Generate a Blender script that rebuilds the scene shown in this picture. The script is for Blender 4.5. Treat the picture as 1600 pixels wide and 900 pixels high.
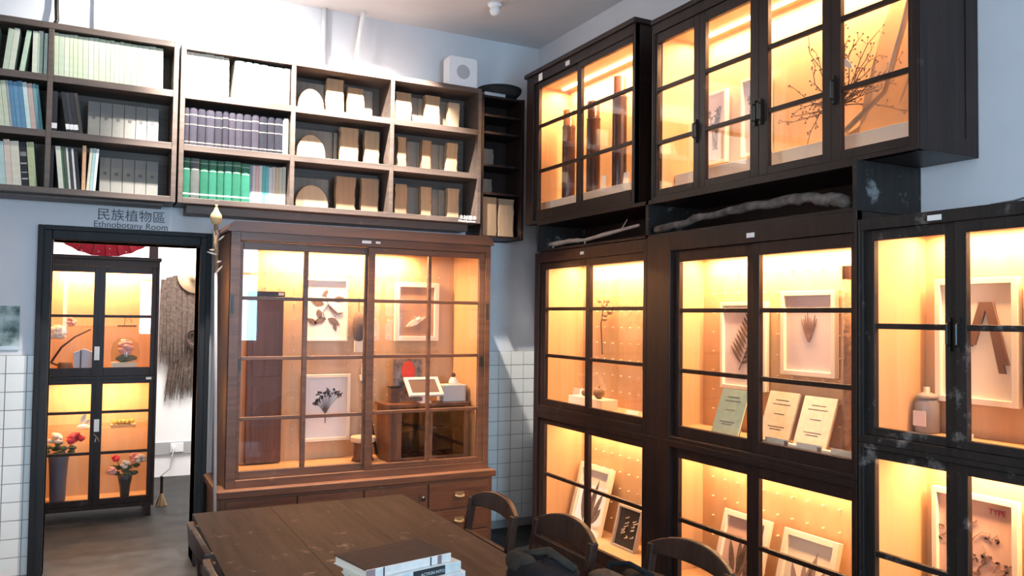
import bpy, math, random
from mathutils import Matrix, Vector
random.seed(7)
S = bpy.context.scene
for o in list(bpy.data.objects): bpy.data.objects.remove(o)
COL = S.collection
PI = math.pi

# ------------------------------------------------------------------ camera
cam = bpy.data.objects.new('camera', bpy.data.cameras.new('camera'))
COL.objects.link(cam)
cam.data.sensor_width = 36.0
cam.data.lens = 36.0 * 1279.0 / 1600.0
cam.data.clip_start = 0.05
cam.matrix_world = Matrix(((0.88694246, -0.02775871, -0.46104504, 0.0),
                           (-0.46170291, -0.02565016, -0.88666369, 0.0),
                           (0.01278676, 0.99928551, -0.0355665, 1.6),
                           (0, 0, 0, 1)))
S.camera = cam

# ------------------------------------------------------------------ world, exposure
S.view_settings.view_transform = 'Standard'
S.view_settings.look = 'None'
S.view_settings.gamma = 1.0
S.view_settings.use_curve_mapping = False
S.view_settings.exposure = 0.0
W = bpy.data.worlds.new('world'); S.world = W; W.use_nodes = True
W.node_tree.nodes['Background'].inputs[0].default_value = (0.55, 0.75, 1.0, 1)
W.node_tree.nodes['Background'].inputs[1].default_value = 1.5

DAY = (0.94, 0.97, 1.0)
DAYB = (0.40, 0.72, 1.0)
WARM = (1.0, 0.55, 0.25)

def area_light(name, loc, rot, sx, sy, power, color, parent=None):
    l = bpy.data.lights.new(name, 'AREA'); l.shape = 'RECTANGLE'; l.size = sx; l.size_y = sy
    l.energy = power; l.color = color
    o = bpy.data.objects.new(name, l); COL.objects.link(o); o.location = loc; o.rotation_euler = rot
    if parent: o.parent = parent
    return o

# daylight entering through the windows of the near wall and the left wall
area_light('window_daylight', (-1.0, -2.75, 2.0), (PI/2, 0, 0), 1.5, 1.7, 60, DAY)
area_light('window_daylight', (1.6, -2.75, 2.0), (PI/2, 0, 0), 1.5, 1.7, 235, DAYB)
area_light('window_daylight', (-2.55, 1.2, 2.0), (PI/2, 0, -PI/2), 1.9, 1.7, 70, DAY)
# bright ceiling light of the room beyond the doorway
area_light('next_room_light', (0.9, 7.6, 3.05), (0, 0, 0), 0.9, 0.9, 140, (1.0, 0.97, 0.93))

# ------------------------------------------------------------------ materials
MATS = {}
def mat(name, col, rough=0.6, metal=0.0, spec=0.5, noise=None, bump=0.0, bscale=60.0, emit=None):
    if name in MATS: return MATS[name]
    m = bpy.data.materials.new(name); m.use_nodes = True
    nt = m.node_tree; b = nt.nodes['Principled BSDF']
    b.inputs['Base Color'].default_value = (*col, 1)
    b.inputs['Roughness'].default_value = rough
    b.inputs['Metallic'].default_value = metal
    b.inputs['Specular IOR Level'].default_value = spec
    if emit:
        b.inputs['Emission Color'].default_value = (*emit[0], 1); b.inputs['Emission Strength'].default_value = emit[1]
    if noise or bump:
        tc = nt.nodes.new('ShaderNodeTexCoord')
    if noise:
        col2, sc = noise
        n = nt.nodes.new('ShaderNodeTexNoise'); n.inputs['Scale'].default_value = sc; n.inputs['Detail'].default_value = 6
        nt.links.new(tc.outputs['Object'], n.inputs['Vector'])
        r = nt.nodes.new('ShaderNodeValToRGB')
        r.color_ramp.elements[0].position = 0.35; r.color_ramp.elements[1].position = 0.65
        r.color_ramp.elements[0].color = (*col, 1); r.color_ramp.elements[1].color = (*col2, 1)
        nt.links.new(n.outputs['Fac'], r.inputs['Fac']); nt.links.new(r.outputs['Color'], b.inputs['Base Color'])
    if bump:
        n2 = nt.nodes.new('ShaderNodeTexNoise'); n2.inputs['Scale'].default_value = bscale; n2.inputs['Detail'].default_value = 4
        nt.links.new(tc.outputs['Object'], n2.inputs['Vector'])
        bp = nt.nodes.new('ShaderNodeBump'); bp.inputs['Strength'].default_value = bump; bp.inputs['Distance'].default_value = 0.01
        nt.links.new(n2.outputs['Fac'], bp.inputs['Height']); nt.links.new(bp.outputs['Normal'], b.inputs['Normal'])
    MATS[name] = m
    return m

def wood(name, c1, c2, axis='z', rough=0.45, scale=9.0, worn=None, spec=0.5, bump=0.15):
    m = bpy.data.materials.new(name); m.use_nodes = True
    nt = m.node_tree; b = nt.nodes['Principled BSDF']; L = nt.links.new
    b.inputs['Roughness'].default_value = rough; b.inputs['Specular IOR Level'].default_value = spec
    tc = nt.nodes.new('ShaderNodeTexCoord'); mp = nt.nodes.new('ShaderNodeMapping')
    s = [scale * 3, scale * 3, scale * 3]; s['xyz'.index(axis)] = scale * 0.22
    mp.inputs['Scale'].default_value = s
    L(tc.outputs['Object'], mp.inputs['Vector'])
    n = nt.nodes.new('ShaderNodeTexNoise'); n.inputs['Scale'].default_value = 1.0; n.inputs['Detail'].default_value = 8; n.inputs['Roughness'].default_value = 0.65; n.inputs['Distortion'].default_value = 0.6
    L(mp.outputs['Vector'], n.inputs['Vector'])
    r = nt.nodes.new('ShaderNodeValToRGB'); r.color_ramp.elements[0].position = 0.32; r.color_ramp.elements[1].position = 0.7
    r.color_ramp.elements[0].color = (*c1, 1); r.color_ramp.elements[1].color = (*c2, 1)
    L(n.outputs['Fac'], r.inputs['Fac'])
    out = r.outputs['Color']
    if worn:
        wc, wsc, lo, hi = worn
        n3 = nt.nodes.new('ShaderNodeTexNoise'); n3.inputs['Scale'].default_value = wsc; n3.inputs['Detail'].default_value = 10; n3.inputs['Roughness'].default_value = 0.7
        L(tc.outputs['Object'], n3.inputs['Vector'])
        r3 = nt.nodes.new('ShaderNodeValToRGB'); r3.color_ramp.elements[0].position = lo; r3.color_ramp.elements[1].position = hi
        L(n3.outputs['Fac'], r3.inputs['Fac'])
        mx = nt.nodes.new('ShaderNodeMix'); mx.data_type = 'RGBA'
        L(r3.outputs['Color'], mx.inputs[0]); L(out, mx.inputs[6]); mx.inputs[7].default_value = (*wc, 1)
        out = mx.outputs[2]
    L(out, b.inputs['Base Color'])
    bp = nt.nodes.new('ShaderNodeBump'); bp.inputs['Strength'].default_value = bump; bp.inputs['Distance'].default_value = 0.004
    L(n.outputs['Fac'], bp.inputs['Height']); L(bp.outputs['Normal'], b.inputs['Normal'])
    MATS[name] = m
    return m

def glass_mat(name, tint=(1, 1, 1), ior=1.45, rough=0.0):
    m = bpy.data.materials.new(name); m.use_nodes = True
    nt = m.node_tree; nt.nodes.clear(); L = nt.links.new
    o = nt.nodes.new('ShaderNodeOutputMaterial'); mx = nt.nodes.new('ShaderNodeMixShader')
    t = nt.nodes.new('ShaderNodeBsdfTransparent'); t.inputs[0].default_value = (*tint, 1)
    g = nt.nodes.new('ShaderNodeBsdfGlossy'); g.inputs['Roughness'].default_value = rough
    # Schlick reflectance, the same for both faces of the thin sheet
    lw = nt.nodes.new('ShaderNodeLayerWeight'); lw.inputs['Blend'].default_value = 0.5
    pw = nt.nodes.new('ShaderNodeMath'); pw.operation = 'POWER'; pw.inputs[1].default_value = 5.0
    ma = nt.nodes.new('ShaderNodeMath'); ma.operation = 'MULTIPLY_ADD'; ma.inputs[1].default_value = 0.8; ma.inputs[2].default_value = ((ior - 1) / (ior + 1)) ** 2
    L(lw.outputs['Facing'], pw.inputs[0]); L(pw.outputs[0], ma.inputs[0]); L(ma.outputs[0], mx.inputs[0]); L(t.outputs[0], mx.inputs[1]); L(g.outputs[0], mx.inputs[2]); L(mx.outputs[0], o.inputs[0])
    MATS[name] = m
    return m

M_wall = mat('wall_paint', (0.62, 0.63, 0.66), 0.85, noise=((0.58, 0.59, 0.62), 3.0), bump=0.06, bscale=90)
M_ceil = mat('ceiling_paint', (0.72, 0.70, 0.70), 0.9, noise=((0.67, 0.65, 0.65), 2.0), bump=0.05)
M_white = mat('white_paint', (0.86, 0.86, 0.86), 0.8)
M_floor = mat('polished_concrete', (0.016, 0.0155, 0.0155), 0.5, spec=.18, noise=((0.040, 0.038, 0.037), 6.0), bump=0.03, bscale=25)
M_tile = mat('glazed_tile', (0.74, 0.75, 0.72), 0.25, noise=((0.70, 0.70, 0.68), 4.0))
M_grout = mat('tile_grout', (0.30, 0.29, 0.28), 0.9)
M_doorfr = wood('black_door_wood', (0.010, 0.011, 0.013), (0.022, 0.022, 0.024), 'z', 0.5, spec=.2)
M_dark = wood('dark_stained_wood', (0.012, 0.006, 0.005), (0.032, 0.015, 0.011), 'z', 0.4, spec=.3, worn=((0.11, 0.07, 0.055), 5.0, 0.62, 0.8))
M_darkg = wood('dark_worn_wood', (0.010, 0.008, 0.007), (0.026, 0.019, 0.017), 'z', 0.5, spec=.3, worn=((0.19, 0.175, 0.165), 8.0, 0.56, 0.68))
M_shelf = wood('grey_brown_shelf_wood', (0.060, 0.042, 0.034), (0.12, 0.084, 0.066), 'x', 0.5, worn=((0.23, 0.17, 0.135), 7.0, 0.6, 0.8))
M_red = wood('red_brown_cabinet_wood', (0.075, 0.028, 0.013), (0.175, 0.070, 0.032), 'x', 0.4, worn=((0.30, 0.16, 0.09), 6.0, 0.62, 0.85))
M_redv = wood('red_brown_cabinet_wood_upright', (0.075, 0.03, 0.014), (0.17, 0.07, 0.032), 'z', 0.4, worn=((0.36, 0.20, 0.11), 6.0, 0.62, 0.85))
M_ply = wood('maple_plywood', (0.54, 0.34, 0.185), (0.62, 0.41, 0.235), 'z', 0.5, 4.0, bump=0.03)
M_table = wood('scuffed_table_wood', (0.026, 0.018, 0.015), (0.060, 0.041, 0.034), 'y', 0.6, 8.0, spec=.12, worn=((0.22, 0.165, 0.135), 11.0, 0.60, 0.70))
M_chair = wood('dark_chair_wood', (0.020, 0.009, 0.006), (0.050, 0.022, 0.013), 'z', 0.38, spec=.35, worn=((0.13, 0.07, 0.045), 8.0, 0.62, 0.82))
M_pane = glass_mat('window_pane_glass')
M_glassw = glass_mat('clear_glassware', (0.93, 0.95, 0.95), 1.5)
M_lamp = mat('warm_lamp_diffuser', (1, 0.9, 0.7), 0.5, emit=((1.0, 0.78, 0.5), 9.0))
M_frame_w = mat('pale_picture_frame', (0.80, 0.74, 0.63), 0.5)
M_board_w = mat('white_mount_board', (0.82, 0.80, 0.76), 0.7)
M_board_g = mat('grey_violet_mount_board', (0.62, 0.55, 0.56), 0.7)
M_board_br = mat('brown_mount_board', (0.42, 0.26, 0.19), 0.7)
M_board_bk = mat('black_mount_board', (0.03, 0.025, 0.025), 0.6)
M_leaf = mat('dried_leaf', (0.10, 0.06, 0.045), 0.8, noise=((0.17, 0.11, 0.08), 40))
M_twig = mat('dark_twig', (0.07, 0.035, 0.025), 0.8)
M_metal = mat('dark_iron', (0.05, 0.045, 0.04), 0.4, 0.8)
M_brass = mat('old_brass', (0.30, 0.19, 0.09), 0.55, 0.6)
M_tag = mat('white_paper_tag', (0.82, 0.80, 0.76), 0.7)
M_ink = mat('dark_ink', (0.08, 0.08, 0.09), 0.7)
M_whitepl = mat('white_plastic', (0.84, 0.84, 0.84), 0.35)
M_greypl = mat('grey_grille', (0.45, 0.45, 0.46), 0.6)
M_black = mat('black_fabric', (0.014, 0.014, 0.016), 0.9, spec=.08, bump=0.4, bscale=40)
M_greyfab = mat('dark_grey_fabric', (0.042, 0.036, 0.030), 0.9, spec=.08, noise=((0.028, 0.024, 0.02), 12), bump=0.4, bscale=40)
M_cream = mat('cream_card', (0.72, 0.66, 0.54), 0.7)
M_pages = mat('book_pages', (0.70, 0.67, 0.58), 0.8)

# ------------------------------------------------------------------ mesh helpers
class MB:
    def __init__(s): s.v = []; s.f = []
    def box(s, x0, x1, y0, y1, z0, z1):
        if x0 > x1: x0, x1 = x1, x0
        if y0 > y1: y0, y1 = y1, y0
        if z0 > z1: z0, z1 = z1, z0
        n = len(s.v)
        s.v += [(x0, y0, z0), (x1, y0, z0), (x1, y1, z0), (x0, y1, z0), (x0, y0, z1), (x1, y0, z1), (x1, y1, z1), (x0, y1, z1)]
        s.f += [tuple(n + i for i in q) for q in ((0, 3, 2, 1), (4, 5, 6, 7), (0, 1, 5, 4), (1, 2, 6, 5), (2, 3, 7, 6), (3, 0, 4, 7))]
        return s
    def hexa(s, b, t):
        n = len(s.v); s.v += list(b) + list(t)
        s.f += [tuple(n + i for i in q) for q in ((0, 3, 2, 1), (4, 5, 6, 7), (0, 1, 5, 4), (1, 2, 6, 5), (2, 3, 7, 6), (3, 0, 4, 7))]
        return s
    def prism(s, poly, d0, d1, plane='xz'):
        # poly counter-clockwise seen from the front; extruded along the remaining axis
        n = len(s.v); k = len(poly)
        def P(a, b, d): return {'xz': (a, d, b), 'xy': (a, b, d), 'yz': (d, a, b)}[plane]
        s.v += [P(a, b, d0) for a, b in poly] + [P(a, b, d1) for a, b in poly]
        s.f.append(tuple(range(n, n + k))); s.f.append(tuple(range(n + 2 * k - 1, n + k - 1, -1)))
        for i in range(k):
            j = (i + 1) % k
            s.f.append((n + i, n + k + i, n + k + j, n + j))
        return s
    def tube(s, pts, r, n=8, cap=True):
        pts = [Vector(p) for p in pts]; m = len(pts)
        rs = r if isinstance(r, (list, tuple)) else [r] * m
        base = len(s.v); up = None
        for i, p in enumerate(pts):
            d = (pts[min(i + 1, m - 1)] - pts[max(i - 1, 0)])
            d = d.normalized() if d.length > 1e-9 else Vector((0, 0, 1))
            if up is None:
                up = Vector((0, 0, 1)) if abs(d.z) < 0.9 else Vector((1, 0, 0))
            a = d.cross(up)
            if a.length < 1e-6: a = d.cross(Vector((0, 1, 0)))
            a.normalize(); b = a.cross(d).normalized(); up = b
            for k in range(n):
                t = 2 * PI * k / n
                s.v.append(tuple(p + (a * math.cos(t) + b * math.sin(t)) * rs[i]))
        for i in range(m - 1):
            for k in range(n):
                q = base + i * n
                s.f.append((q + k, q + (k + 1) % n, q + n + (k + 1) % n, q + n + k))
        if cap:
            s.f.append(tuple(base + k for k in range(n - 1, -1, -1)))
            s.f.append(tuple(base + (m - 1) * n + k for k in range(n)))
        return s
    def lathe(s, prof, c=(0, 0, 0), n=20, cap=True):
        base = len(s.v); m = len(prof)
        for r, z in prof:
            for k in range(n):
                t = 2 * PI * k / n
                s.v.append((c[0] + r * math.cos(t), c[1] + r * math.sin(t), c[2] + z))
        for i in range(m - 1):
            for k in range(n):
                q = base + i * n
                s.f.append((q + k, q + (k + 1) % n, q + n + (k + 1) % n, q + n + k))
        if cap:
            s.f.append(tuple(base + k for k in range(n - 1, -1, -1)))
            s.f.append(tuple(base + (m - 1) * n + k for k in range(n)))
        return s
    def ball(s, c, r, n=10, m=6, sz=(1, 1, 1), jit=0.0):
        prof = []
        base = len(s.v)
        for i in range(m + 1):
            a = -PI / 2 + PI * i / m
            for k in range(n):
                t = 2 * PI * k / n
                j = 1 + random.uniform(-jit, jit)
                s.v.append((c[0] + r * sz[0] * j * math.cos(a) * math.cos(t), c[1] + r * sz[1] * j * math.cos(a) * math.sin(t), c[2] + r * sz[2] * j * math.sin(a)))
        for i in range(m):
            for k in range(n):
                q = base + i * n
                s.f.append((q + k, q + (k + 1) % n, q + n + (k + 1) % n, q + n + k))
        return s
    def leaf(s, x, z, ang, L, Wd, y0=0.0, t=0.002):
        prof = [(0, 0), (0.2, 0.7), (0.45, 1.0), (0.75, 0.65), (1.0, 0.0), (0.75, -0.65), (0.45, -1.0), (0.2, -0.7)]
        ca, sa = math.cos(ang), math.sin(ang)
        poly = [(x + a * L * ca - b * Wd / 2 * sa, z + a * L * sa + b * Wd / 2 * ca) for a, b in reversed(prof)]
        return s.prism(poly, y0, y0 - t)
    def mesh(s, name):
        me = bpy.data.meshes.new(name); me.from_pydata(s.v, [], s.f); me.update(); return me
    def build(s, name, m, parent=None, loc=None, rot=None, smooth=False, bevel=0.0):
        return link(name, s.mesh(name), m, parent, loc, rot, smooth, bevel)

def link(name, me, m, parent=None, loc=None, rot=None, smooth=False, bevel=0.0):
    if m is not None and not me.materials: me.materials.append(m)
    if smooth:
        for p in me.polygons: p.use_smooth = True
    o = bpy.data.objects.new(name, me); COL.objects.link(o)
    if parent: o.parent = parent
    if loc: o.location = loc
    if rot: o.rotation_euler = rot
    if bevel:
        b = o.modifiers.new('bevel', 'BEVEL'); b.width = bevel; b.segments = 2; b.limit_method = 'ANGLE'
    return o

def tag(o, label, cat, group=None):
    o['label'] = label; o['category'] = cat
    if group: o['group'] = group
    return o
def thing(name, label, cat, loc=(0, 0, 0), rotz=0.0, group=None, rot=None):
    o = bpy.data.objects.new(name, None); COL.objects.link(o)
    o.location = loc; o.rotation_euler = rot if rot else (0, 0, rotz); o.empty_display_size = 0.05
    return tag(o, label, cat, group)
def struct(o):
    o['kind'] = 'structure'; return o
def box(x0, x1, y0, y1, z0, z1): return MB().box(x0, x1, y0, y1, z0, z1)

def text(name, body, size, m, parent, loc, rot, extrude=0.0008, align='LEFT'):
    c = bpy.data.curves.new(name, 'FONT'); c.body = body; c.size = size; c.extrude = extrude; c.align_x = align
    o = bpy.data.objects.new(name + '_tmp', c); COL.objects.link(o)
    dg = bpy.context.evaluated_depsgraph_get()
    me = bpy.data.meshes.new_from_object(o.evaluated_get(dg))
    bpy.data.objects.remove(o)
    me.materials.clear()
    return link(name, me, m, parent, loc, rot)

ORD = ['first', 'second', 'third', 'fourth', 'fifth', 'sixth', 'seventh', 'eighth', 'ninth', 'tenth', 'eleventh', 'twelfth', 'thirteenth', 'fourteenth', 'fifteenth', 'sixteenth', 'seventeenth', 'eighteenth', 'nineteenth', 'twentieth']

# ------------------------------------------------------------------ room shell
YB, XW, ZC = 5.595, 3.12, 3.72
XL, YN = -2.4, -2.6
struct(box(XL - .2, 3.4, YN - .2, 9.0, -0.1, 0).build('floor', M_floor))
struct(box(XL - .2, 3.4, YN - .2, YB + .2, ZC, ZC + .1).build('ceiling', M_ceil))
D0, D1, DZ = -0.188, 0.642, 2.028        # doorway opening
wb = MB(); wb.box(XL, D0, YB, YB + .2, 0, ZC).box(D1, XW + .2, YB, YB + .2, 0, ZC).box(D0, D1, YB, YB + .2, DZ, ZC)
wall_back = struct(wb.build('wall_back', M_wall))
struct(box(XW, XW + .2, YN, YB, 0, ZC).build('wall_right', M_wall))
wl = MB(); wl.box(XL - .2, XL, YN, 0.25, 0, ZC).box(XL - .2, XL, 2.15, YB + .2, 0, ZC).box(XL - .2, XL, 0.25, 2.15, 0, 1.15).box(XL - .2, XL, 0.25, 2.15, 2.85, ZC)
struct(wl.build('wall_left', M_wall))
wn = MB()
for a, b in ((XL, -1.75), (-0.25, 0.85), (2.35, XW + .2)): wn.box(a, b, YN - .2, YN, 0, ZC)
for a, b in ((-1.75, -0.25), (0.85, 2.35)): wn.box(a, b, YN - .2, YN, 0, 1.15).box(a, b, YN - .2, YN, 2.85, ZC)
struct(wn.build('wall_near', M_wall))
def window(name, u0, u1, z0, z1, rot, loc):
    f = MB(); w = .05
    f.box(u0, u1, -.03, .03, z0, z0 + w).box(u0, u1, -.03, .03, z1 - w, z1).box(u0, u0 + w, -.03, .03, z0, z1).box(u1 - w, u1, -.03, .03, z0, z1)
    um, zm = (u0 + u1) / 2, z0 + (z1 - z0) * .62
    f.box(um - .025, um + .025, -.03, .03, z0, z1).box(u0, u1, -.02, .02, zm - .02, zm + .02)
    o = struct(f.build(name, M_white, loc=loc, rot=(0, 0, rot)))
    for a, b in ((u0 + w, um - .025), (um + .025, u1 - w)):
        for c, d in ((z0 + w, zm - .02), (zm + .02, z1 - w)):
            box(a, b, -.003, .003, c, d).build('pane', M_pane, o)
window('window_1', -1.75, -0.25, 1.15, 2.85, 0, (0, YN - .06, 0))
window('window_2', 0.85, 2.35, 1.15, 2.85, 0, (0, YN - .06, 0))
window('window_3', -0.95, 0.95, 1.15, 2.85, PI / 2, (XL - .06, 1.2, 0))

# door frame (the only part of the door in view)
df = MB()
for x0, x1 in ((-0.255, D0), (D1, 0.702)):
    df.box(x0, x1, YB - .03, YB + .22, 0, 2.105)
df.box(D0, D1, YB - .03, YB + .22, DZ, 2.105)
do = struct(df.build('door_1', M_doorfr, bevel=.006))
mo = MB()
mo.box(-0.262, -0.232, YB - .045, YB - .03, 0, 2.112).box(0.680, 0.709, YB - .045, YB - .03, 0, 2.112).box(-0.232, 0.680, YB - .045, YB - .03, 2.083, 2.112)
mo.build('outer_moulding', M_doorfr, do, bevel=.004)

# glazed tile wainscot on the back wall
TS = 0.1065
tm = MB().box(-.0508, .0508, -.006, 0, -.0508, .0508).mesh('tile'); tm.materials.append(M_tile)
gr = MB(); gr.box(-1.15, -0.263, YB - .0035, YB, 0, 1.342).box(2.30, XW, YB - .0035, YB, 0, 1.342)
gr.build('grout_bed', M_grout, wall_back)
def tiles(xa, xb, x_ref):
    k0 = math.floor((xa - x_ref) / TS); k = k0
    while x_ref + (k + 1) * TS <= xb + 1e-4:
        if x_ref + k * TS >= xa - 1e-4:
            for r in range(13):
                zc = 1.34 - (r + .5) * TS
                if zc < 0.03: continue
                o = link('tile', tm, None, wall_back, (x_ref + (k + .5) * TS, YB - .003, zc))
        k += 1
tiles(-1.16, -0.297, -0.297)
tiles(2.32, 3.12, 2.374)
# half tiles against the door frame
th = MB().box(-.0165, .0165, -.006, 0, -.0508, .0508).mesh('tile'); th.materials.append(M_tile)
for r in range(13):
    zc = 1.34 - (r + .5) * TS
    if zc > .03: link('tile', th, None, wall_back, (-0.2785, YB - .003, zc))

# lettering on the wall above the doorway
sg = tag(text('wall_sign', '民族植物區', 0.078, M_ink, None, (0.237, YB - .002, 2.170), (PI / 2, 0, 0), align='CENTER'), 'dark lettering Ethnobotany Room on the wall above the doorway', 'sign')
text('english_line', 'Ethnobotany Room', 0.0535, M_ink, sg, (0, -0.050, 0), (0, 0, 0), align='CENTER')

# conduits on the back wall and round ceiling lamp base
def conduit(label, pts, r, m):
    mb = MB().tube(pts, r, 8); return tag(mb.build('conduit_pipe', m, smooth=True), label, 'pipe')
conduit('white conduit pipe hanging from the ceiling to the bookcase top', [(1.665, 5.50, 3.72), (1.655, 5.50, 3.66), (1.60, 5.50, 3.262)], .016, M_white)
conduit('pale conduit pipe on the wall above the pale green volumes', [(0.0, 5.575, 3.72), (0.0, 5.575, 3.262)], .012, M_wall)
conduit('grey conduit pipe on the wall left of the white hanging pipe', [(1.41, 5.57, 3.72), (1.40, 5.57, 3.262)], .018, M_wall)
conduit('short dark cable hook on the wall above the left bookcase', [(-0.215, 5.57, 3.72), (-0.205, 5.55, 3.42), (-0.20, 5.53, 3.33), (-0.212, 5.52, 3.30)], .012, M_metal)
dl = thing('ceiling_sensor', 'small white round fitting on the ceiling near the corner', 'ceiling light', (2.40, 4.92, ZC))
MB().lathe([(.045, 0), (.05, -.012), (.035, -.03)], n=18).build('base', M_whitepl, dl, smooth=True)
MB().lathe([(.03, -.028), (.036, -.05), (.026, -.075), (.004, -.085)], n=18).build('bulb', M_whitepl, dl, smooth=True)

# ceiling spotlights washing the bookcases (just above the frame)
def spot(label, loc, target, power, angle, blend=.5, color=(1.0, .95, .88)):
    t = thing('ceiling_spotlight', label, 'spotlight', (loc[0], loc[1], ZC))
    MB().lathe([(.04, 0), (.04, -.015), (.012, -.02), (.012, -.03)], n=14).build('mount', M_whitepl, t, smooth=True)
    d = (Vector(target) - Vector(loc)).normalized()
    q = d.to_track_quat('-Z', 'Y').to_euler()
    MB().lathe([(.02, .075), (.034, .06), (.036, -.01), (.033, -.01), (.03, .05), (.01, .06)], n=16, cap=False).build('lamp_can', M_whitepl, t, (0, 0, loc[2] - ZC), q, smooth=True)
    l = bpy.data.lights.new('spot_beam', 'SPOT'); l.energy = power; l.color = color; l.spot_size = angle; l.spot_blend = blend; l.shadow_soft_size = .022
    o = bpy.data.objects.new('spot_beam', l); COL.objects.link(o); o.parent = t; o.location = (0, 0, loc[2] - ZC); o.rotation_euler = q
spot('left white ceiling spotlight, wide beam on the bookcase tops', (0.50, 4.88, 3.67), (0.52, 5.5, 3.1), 110, 2.5)
spot('middle white ceiling spotlight aimed at the bound volumes', (0.74, 4.86, 3.67), (1.02, 5.45, 2.62), 800, 1.6, .5)
spot('right white ceiling spotlight aimed at the wood samples', (1.74, 4.86, 3.67), (1.74, 5.45, 2.62), 620, 1.4, .5)

# ------------------------------------------------------------------ bookcases on the back wall
YF = 5.32                                  # bookcase fronts
ZT, ZB_ = 3.25, 2.268
SH = [2.268 + .035, 2.63, 2.95]            # top faces of the boards
def bookcase(name, label, x0, x1, divs, rail=.05):
    t = thing(name, label, 'bookcase', (x0, YF, ZB_)); w = x1 - x0
    H = ZT - ZB_
    def p(n, a, b, c, d, e, f): return box(a, b, c, d, e, f).build(n, M_shelf, t, bevel=.002)
    D = YB - YF - .003
    p('side_panel', 0, .028, 0, D, 0, H); p('side_panel', w - .028, w, 0, D, 0, H)
    p('top_board', .028, w - .028, 0, D, H - .036, H)
    p('bottom_board', .028, w - .028, 0, D, 0, .035)
    p('back_panel', .028, w - .028, D - .012, D, .035, H - .036)
    for d in divs: p('divider', d - x0 - .014, d - x0 + .014, .002, D - .012, .035, H - .036)
    xs = [x0 + .028] + [v for d in divs for v in (d - .014, d + .014)] + [x1 - .028]
    for i in range(0, len(xs), 2):
        for z in SH[1:]:
            p('shelf', xs[i] - x0, xs[i + 1] - x0, .003, D - .012, z - .04 - ZB_, z - ZB_)
    # plinth rail below
    p('support_rail', .06, w - .06, .09, D, -rail, 0)
    return t
bookcase('bookcase', 'left wall bookcase over the doorway, filled with green and grey volumes', -0.92, 0.462, [-0.217], .016)
bk2 = bookcase('bookcase', 'wall bookcase right of the doorway, holding books and wood samples', 0.474, 2.503, [1.157, 1.828])
text('shelf_sign', '木材標本', 0.034, M_tag, bk2, (1.862, -.001, .026), (PI / 2, 0, 0))
text('shelf_sign', 'Wood Specimen', 0.020, M_tag, bk2, (1.855, -.001, .006), (PI / 2, 0, 0))

BM = {}
def cloth(c, rough=.6):
    k = tuple(round(v, 3) for v in c) + (rough,)
    if k not in BM: BM[k] = mat('book_cover_%d' % len(BM), c, rough, spec=.25, noise=(tuple(v * .86 for v in c), 30))
    return BM[k]
def book(x0, x1, z, h, col, label, group, lean=0.0, rnd=0.0, depth=.19, y=5.35, bands=None, patch=None, rough=.6, name='book'):
    w = (x1 - x0) - .0015; t = .0025 if w < .03 else .0035
    r = thing(name, label, 'book', ((x0 + x1) / 2, y, z + abs(math.sin(lean)) * w / 2 + .0003), 0, group, rot=(0, lean, 0))
    out = [(-w / 2, depth), (-w / 2, 0)]
    if rnd: out += [(-w / 2 * math.cos(a), -rnd * math.sin(a)) for a in (PI * .17, PI * .34, PI * .5, PI * .66, PI * .83)]
    out += [(w / 2, 0), (w / 2, depth), (w / 2 - t, depth), (w / 2 - t, t), (-w / 2 + t, t), (-w / 2 + t, depth)]
    MB().prism(out, 0, h, 'xy').build('cover', cloth(col, rough), r)
    box(-w / 2 + t, w / 2 - t, t, depth - .006, .003, h - .004).build('page_block', M_pages, r)
    if bands:
        for zb, hb, c in bands:
            pr = [(-w / 2 - .0004, .006), (-w / 2 - .0004, 0)]
            if rnd: pr += [(-w / 2 * math.cos(a) * 1.01, -(rnd + .0006) * math.sin(a)) for a in (PI * .17, PI * .34, PI * .5, PI * .66, PI * .83)]
            else: pr += [(-w / 2, -.0008), (w / 2, -.0008)]
            pr += [(w / 2 + .0004, 0), (w / 2 + .0004, .006)]
            MB().prism(pr, h * zb, h * (zb + hb), 'xy').build('spine_band', cloth(c), r)
    return r
def row(xs, z, h, cols, what, where, group, lean=0.0, rnd=0.0, bands=None, hj=.006, rough=.6, name='book', y=5.35, depth=.19):
    n = len(xs) - 1
    for i in range(n):
        c = cols[i % len(cols)]; hh = (h[i] if isinstance(h, (list, tuple)) else h) + random.uniform(-hj, hj)
        w = what[i % len(what)] if isinstance(what, (list, tuple)) else what
        lab = '%s, %s from left %s' % (w, ORD[i], where)
        ln = lean[i] if isinstance(lean, (list, tuple)) else lean
        b = bands[i] if isinstance(bands, (list, tuple)) and bands and isinstance(bands[0], (list, type(None))) else bands
        book(xs[i], xs[i + 1], z, hh, c, lab, group, ln, rnd, bands=b, rough=rough, name=name, y=y, depth=depth)
Z1, Z2, Z3 = SH[2] + .0005, SH[1] + .0005, SH[0] + .0005
PG = (.50, .56, .40); PG2 = (.46, .53, .40); PG3 = (.55, .58, .47)
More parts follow.
